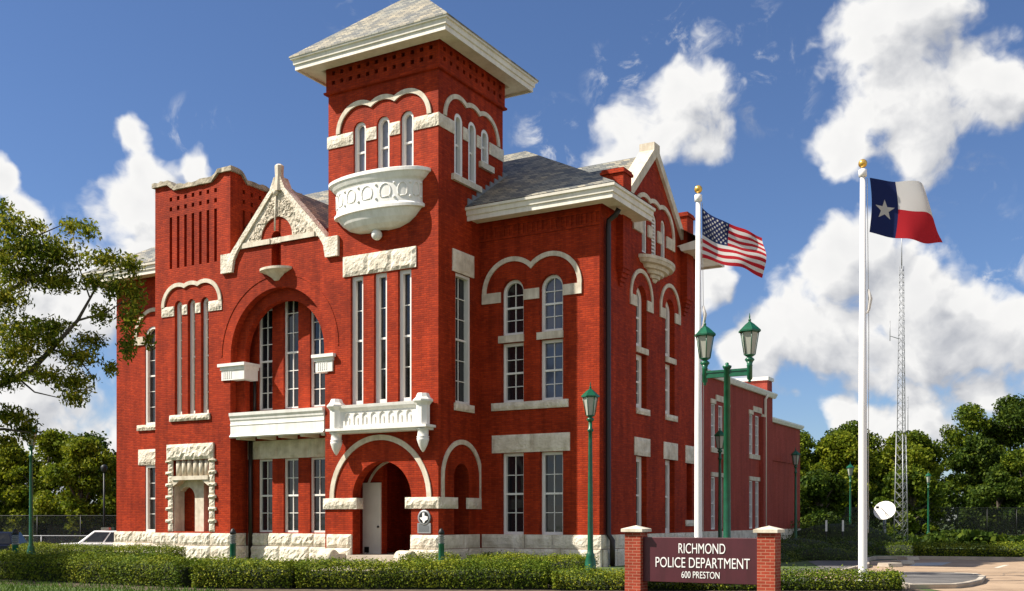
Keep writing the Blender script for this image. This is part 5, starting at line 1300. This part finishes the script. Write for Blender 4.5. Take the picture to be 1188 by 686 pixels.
# ------------------------------------------------------------------ fences
def mesh_mat(name, dens, scale):
    m, nt, b = new_mat(name); N, L = nt.nodes, nt.links; out = [n for n in N if n.type == 'OUTPUT_MATERIAL'][0]
    b.inputs['Base Color'].default_value = (0.012, 0.014, 0.012, 1); b.inputs['Roughness'].default_value = 0.6
    tr = N.new('ShaderNodeBsdfTransparent'); mx = N.new('ShaderNodeMixShader'); mx.inputs[0].default_value = dens
    L.new(tr.outputs[0], mx.inputs[1]); L.new(b.outputs[0], mx.inputs[2]); L.new(mx.outputs[0], out.inputs['Surface'])
    return m
M['net'] = mesh_mat('black_fence_mesh', 0.45, 1)
M['net_galv'] = mesh_mat('grey_fence_mesh', 0.22, 1); M['net_galv'].node_tree.nodes['Principled BSDF'].inputs['Base Color'].default_value = (0.2, 0.21, 0.21, 1)
def fence(label, p0, p1, h, net, post, step=2.6, name='chain_link_fence'):
    t = thing(name, label, 'fence', (p0[0], p0[1], 0)); L_ = math.hypot(p1[0]-p0[0], p1[1]-p0[1]); n = int(L_/step); zb = zg(*p0)
    d = ((p1[0]-p0[0])/L_, (p1[1]-p0[1])/L_)
    mb = MB(); q = [(d[0]*L_*k/n, d[1]*L_*k/n) for k in range(n+1)]
    for (a, b) in zip(q[:-1], q[1:]): mb.add([(a[0], a[1], zg(p0[0]+a[0], p0[1]+a[1])+0.05), (b[0], b[1], zg(p0[0]+b[0], p0[1]+b[1])+0.05), (b[0], b[1], zg(p0[0]+b[0], p0[1]+b[1])+h), (a[0], a[1], zg(p0[0]+a[0], p0[1]+a[1])+h)], [(0, 1, 2, 3)])
    mb.build('fence_mesh', M[net], t)
    mb = MB(); mb.tube([(a[0], a[1]-0.03, zg(p0[0]+a[0], p0[1]+a[1])+h) for a in q], 0.03, 6); mb.build('top_rail', M[post], t)
    for a in q:
        m2 = MB(); z = zg(p0[0]+a[0], p0[1]+a[1]); m2.tube([(a[0], a[1]-0.03, z-0.2), (a[0], a[1]-0.03, z+h+0.04)], 0.03, 6); m2.build('fence_post', M[post], t)
fence('dark chain-link fence below the right-hand trees', (21.5, 95.5), (66, 95.0), 2.7, 'net', 'blackmetal')
fence('tall dark netting fence below the left-hand trees', (-44, 64), (-20.5, 63.5), 2.3, 'net', 'blackmetal')
fence('low grey chain-link fence in front of the tall netting', (-44, 61), (-21, 60.5), 1.15, 'net_galv', 'galv')

# ------------------------------------------------------------------ lattice mast
LM = thing('lattice_mast', 'tall thin steel lattice radio mast behind the parking lot', 'radio mast', (23.39, 64.0, 0)); LM.scale = (0.753, 0.753, 0.753)
def mast_r(z): return 0.62*(1-z/9.0)+0.42*z/9 if z < 9 else (0.36-(z-9)*0.012)
def leg(k, z): a = 2*PI*k/3+0.35; return (mast_r(z)*math.cos(a), mast_r(z)*math.sin(a), z)
for k in range(3):
    mb = MB(); mb.tube([leg(k, z) for z in (-0.1, 8.99)], 0.04, 6); mb.tube([leg(k, z) for z in (9.0, 22.4)], 0.026, 6); mb.build('mast_leg', M['galv'], LM)
mb = MB(); z = 0.0
while z < 22.0:
    st_ = 0.75 if z < 9 else 0.6
    for k in range(3):
        mb.tube([leg(k, z), leg((k+1) % 3, min(22.4, z+st_))], 0.014, 4); mb.tube([leg((k+1) % 3, z), leg(k, min(22.4, z+st_))], 0.014, 4)
    z += st_
mb.build('mast_bracing', M['galv'], LM)
mb = MB(); mb.tube([(0, 0, 22.2), (0, 0, 25.6)], [0.05, 0.02], 6); mb.tube([(-0.2, 0, 16.6), (-1.0, -0.2, 16.8)], 0.03, 5); mb.tube([(-1.0, -0.2, 16.4), (-1.0, -0.2, 18.0)], 0.03, 5); mb.tube([(0.5, 0, 9.2), (0.5, 0, 12)], 0.03, 5); mb.build('antenna', M['galv'], LM)

# satellite dish
SD = thing('satellite_dish', 'cream satellite dish on a post by the lattice mast', 'satellite dish', (21.7, 62.0, 0))
mb = MB(); mb.tube([(0, 0.1, -0.1), (0, 0.1, 1.9)], 0.09, 8); mb.build('dish_post', M['galv'], SD)
mb = MB(); mb.lathe([(r_, 0.42*(r_/0.62)**2*0.35) for r_ in (0.001, 0.15, 0.3, 0.45, 0.55, 0.62)]+[(0.62, 0.17), (0.5, 0.12), (0.001, 0.03)][:0], n=28)
di = mb.build('dish', M['dish'], SD)
sol = di.modifiers.new('thick', 'SOLIDIFY'); sol.thickness = 0.03
di.matrix_local = Matrix.Translation((-0.05, -0.12, 2.12)) @ Vector((-0.45, -0.72, 0.5)).to_track_quat('Z', 'Y').to_matrix().to_4x4()
mb = MB(); mb.tube([(0.25, -0.25, 1.75), (-0.5, -0.75, 2.3)], 0.022, 5); mb.tube([(-0.4, -0.35, 2.3), (-0.75, -0.8, 2.38)], 0.02, 5); mb.box(-0.80, -0.66, -0.88, -0.76, 2.28, 2.42); mb.build('feed_arm', M['blackmetal'], SD)

# thin posts with white reflectors
for i, (x, y, lab) in enumerate([(16.05, 54.5, 'left thin black post with white marker top near the shrubs'), (16.9, 54.5, 'right thin black post with white marker top near the shrubs')]):
    t = thing('marker_post', lab, 'post', (x, y, 0), 0, 'thin marker posts')
    mb = MB(); mb.tube([(0, 0, -0.1), (0, 0, 1.62)], 0.035, 6); mb.build('post', M['blackmetal'], t)
    mb = MB(); mb.box(-0.05, 0.05, -0.06, -0.035, 1.05, 1.62); mb.build('marker_plate', M['white'], t)
# wheel stops
for i, (x, y, lab) in enumerate([(13.15, 37.1, 'nearest short concrete wheel stop'), (14.4, 39.3, 'middle short concrete wheel stop'), (16.1, 43.3, 'farthest short concrete wheel stop by the kerb')]):
    mb = MB(); mb.prism([(-0.28, 0), (0.28, 0), (0.22, 0.14), (-0.22, 0.14)], [], lambda u, d, z: (d, u, z), -0.35, 0.35)
    o = mb.build('wheel_stop', M['kerb'], None, bevel=0.02); o.location = (x, y, 0.008); o.rotation_euler = (0, 0, 0.5); tag(o, lab, 'wheel stop', 'concrete wheel stops')

# ------------------------------------------------------------------ cars
def car(name, label, x, y, rz, paint, suv=False, lightbar=False):
    t = thing(name, label, 'car', (x, y, zg(x, y)-0.10), rz)
    hw = 0.9; L_ = 4.8; rt = 1.62 if suv else 1.46; bl = 0.98 if suv else 0.92
    prof = [(-2.38, 0.35), (-2.40, 0.62), (-2.32, 0.86), (-1.9, 0.93 if not suv else 0.98), (-1.2, bl), (1.5, bl), (2.25, bl-0.06), (2.38, 0.78), (2.36, 0.36), (1.9, 0.25), (-1.9, 0.25)]
    if suv: prof[5:8] = [(2.2, bl), (2.30, bl-0.05), (2.38, 0.7)]
    mb = MB(); fr = lambda u, d, z: (u, d, z)
    mb.prism(prof, [], fr, -hw, hw)
    # cabin: tapered
    if suv: lo = [(-1.15, bl-0.02), (2.25, bl-0.02)]; hi = [(-0.35, rt), (1.95, rt-0.04)]
    else: lo = [(-1.25, bl-0.02), (2.0, bl-0.02)]; hi = [(-0.45, rt), (0.95, rt-0.03)]
    wl, wh = hw-0.04, hw-0.26
    c = [(lo[0][0], -wl, lo[0][1]), (lo[1][0], -wl, lo[1][1]), (lo[1][0], wl, lo[1][1]), (lo[0][0], wl, lo[0][1]), (hi[0][0], -wh, hi[0][1]), (hi[1][0], -wh, hi[1][1]), (hi[1][0], wh, hi[1][1]), (hi[0][0], wh, hi[0][1])]
    mb.add(c, [(0, 1, 5, 4), (1, 2, 6, 5), (2, 3, 7, 6), (3, 0, 4, 7), (4, 5, 6, 7), (0, 3, 2, 1)])
    mb.build('body', paint, t, bevel=0.05)
    # glazing
    V = [Vector(p) for p in c]
    def face(i, j, k, l, u0, u1, v0, v1, off=0.008):
        a, b, cc, d = V[i], V[j], V[k], V[l]; nn = (b-a).cross(d-a).normalized()
        def q(u, v): return (a*(1-u)+b*u)*(1-v)+(d*(1-u)+cc*u)*v+nn*off
        m = MB(); m.add([q(u0, v0), q(u1, v0), q(u1, v1), q(u0, v1)], [(0, 1, 2, 3)]); m.build('car_window', M['glass'], t, recalc=False)
    for s in ((0, 1, 5, 4), (2, 3, 7, 6)):
        cuts = (0.06, 0.36, 0.39, 0.68, 0.72, 0.95) if suv else (0.08, 0.48, 0.52, 0.92)
        if s[0] == 2: cuts = tuple(1-q for q in cuts[::-1])
        for a, b in zip(cuts[::2], cuts[1::2]): face(*s, a, b, 0.14, 0.88)
    face(1, 2, 6, 5, 0.08, 0.92, 0.12, 0.9); face(3, 0, 4, 7, 0.06, 0.94, 0.1, 0.92)
    for sx in (-1.45, 1.45):
        for sy in (-1, 1):
            m = MB(); m.lathe([(0.2, -0.1), (0.33, -0.1), (0.33, 0.1), (0.2, 0.1)], n=18)
            m.v = [(sx+p[0], sy*(hw-0.09)+p[2], 0.33+p[1]) for p in m.v]; w = m.build('wheel', M['tyre'], t)
            m = MB(); m.lathe([(0.001, -0.08), (0.2, -0.08), (0.2, 0.08), (0.001, 0.08)], n=12); m.v = [(sx+p[0], sy*(hw-0.09)+p[2]*1.1, 0.33+p[1]) for p in m.v]; m.build('rim', M['galv'], w)
    for sy in (-1, 1):
        m = MB(); m.box(2.02, 2.40, min(sy*0.93, sy*0.58), max(sy*0.93, sy*0.58), 0.78, 1.0); m.build('tail_light', M['red_lens'], t, bevel=0.02)
        m = MB(); m.box(-2.40, -2.26, sy*0.75-0.14, sy*0.75+0.14, 0.64, 0.76); m.build('headlight', M['lampglass'], t, bevel=0.02)
    if lightbar:
        m = MB(); m.box(-0.02, 0.26, -0.55, 0.55, rt+0.02, rt+0.14, 0); m.box(-0.03, 0.27, -0.58, -0.30, rt+0.03, rt+0.15, 1); m.box(-0.03, 0.27, 0.1, 0.58, rt+0.03, rt+0.15, 2)
        m.build('light_bar', [M['red_lens'], M['lampglass'], M['carblue']], t)
    return t
car('parked_car', 'white police car with roof light bar half hidden by the left wing', -20.75, 54.4, math.radians(3), M['carwhite'], True, True)
car('parked_car', 'dark blue car showing its red tail light at the left frame edge', -25.75, 51.0, math.radians(5), M['carblue'], True)

# ------------------------------------------------------------------ small things
t = thing('light_pole', 'thin black light pole behind the left wing, by the tall netting', 'light pole', (-24.1, 63.0, zg(-24.1, 63.0)))
mb = MB(); mb.tube([(0, 0, -0.2), (0, 0, 4.9)], [0.07, 0.05], 8); mb.build('pole', M['blackmetal'], t)
mb = MB(); mb.lathe([(0.06, 4.85), (0.17, 4.95), (0.2, 5.2), (0.1, 5.3), (0.01, 5.33)], n=10); mb.build('lamp_head', M['blackmetal'], t)
t = thing('pale_post', 'pale slim post left of the satellite dish', 'post', (20.35, 61.0, 0))
mb = MB(); mb.tube([(0, 0, -0.1), (0, 0, 1.55)], 0.06, 8); mb.build('post', M['galv'], t)
mb = MB(); mb.lathe([(0.075, 1.55), (0.075, 1.58), (0.02, 1.64)], n=10); mb.build('post_cap', M['galv'], t)
mb = MB(); mb.box(BR, BR+0.25, -2.0, -1.95, 13.3, 13.36); mb.box(BR+0.2, BR+0.42, -2.1, -1.85, 13.26, 13.42); P(mb, 'floodlight', 'blackmetal')
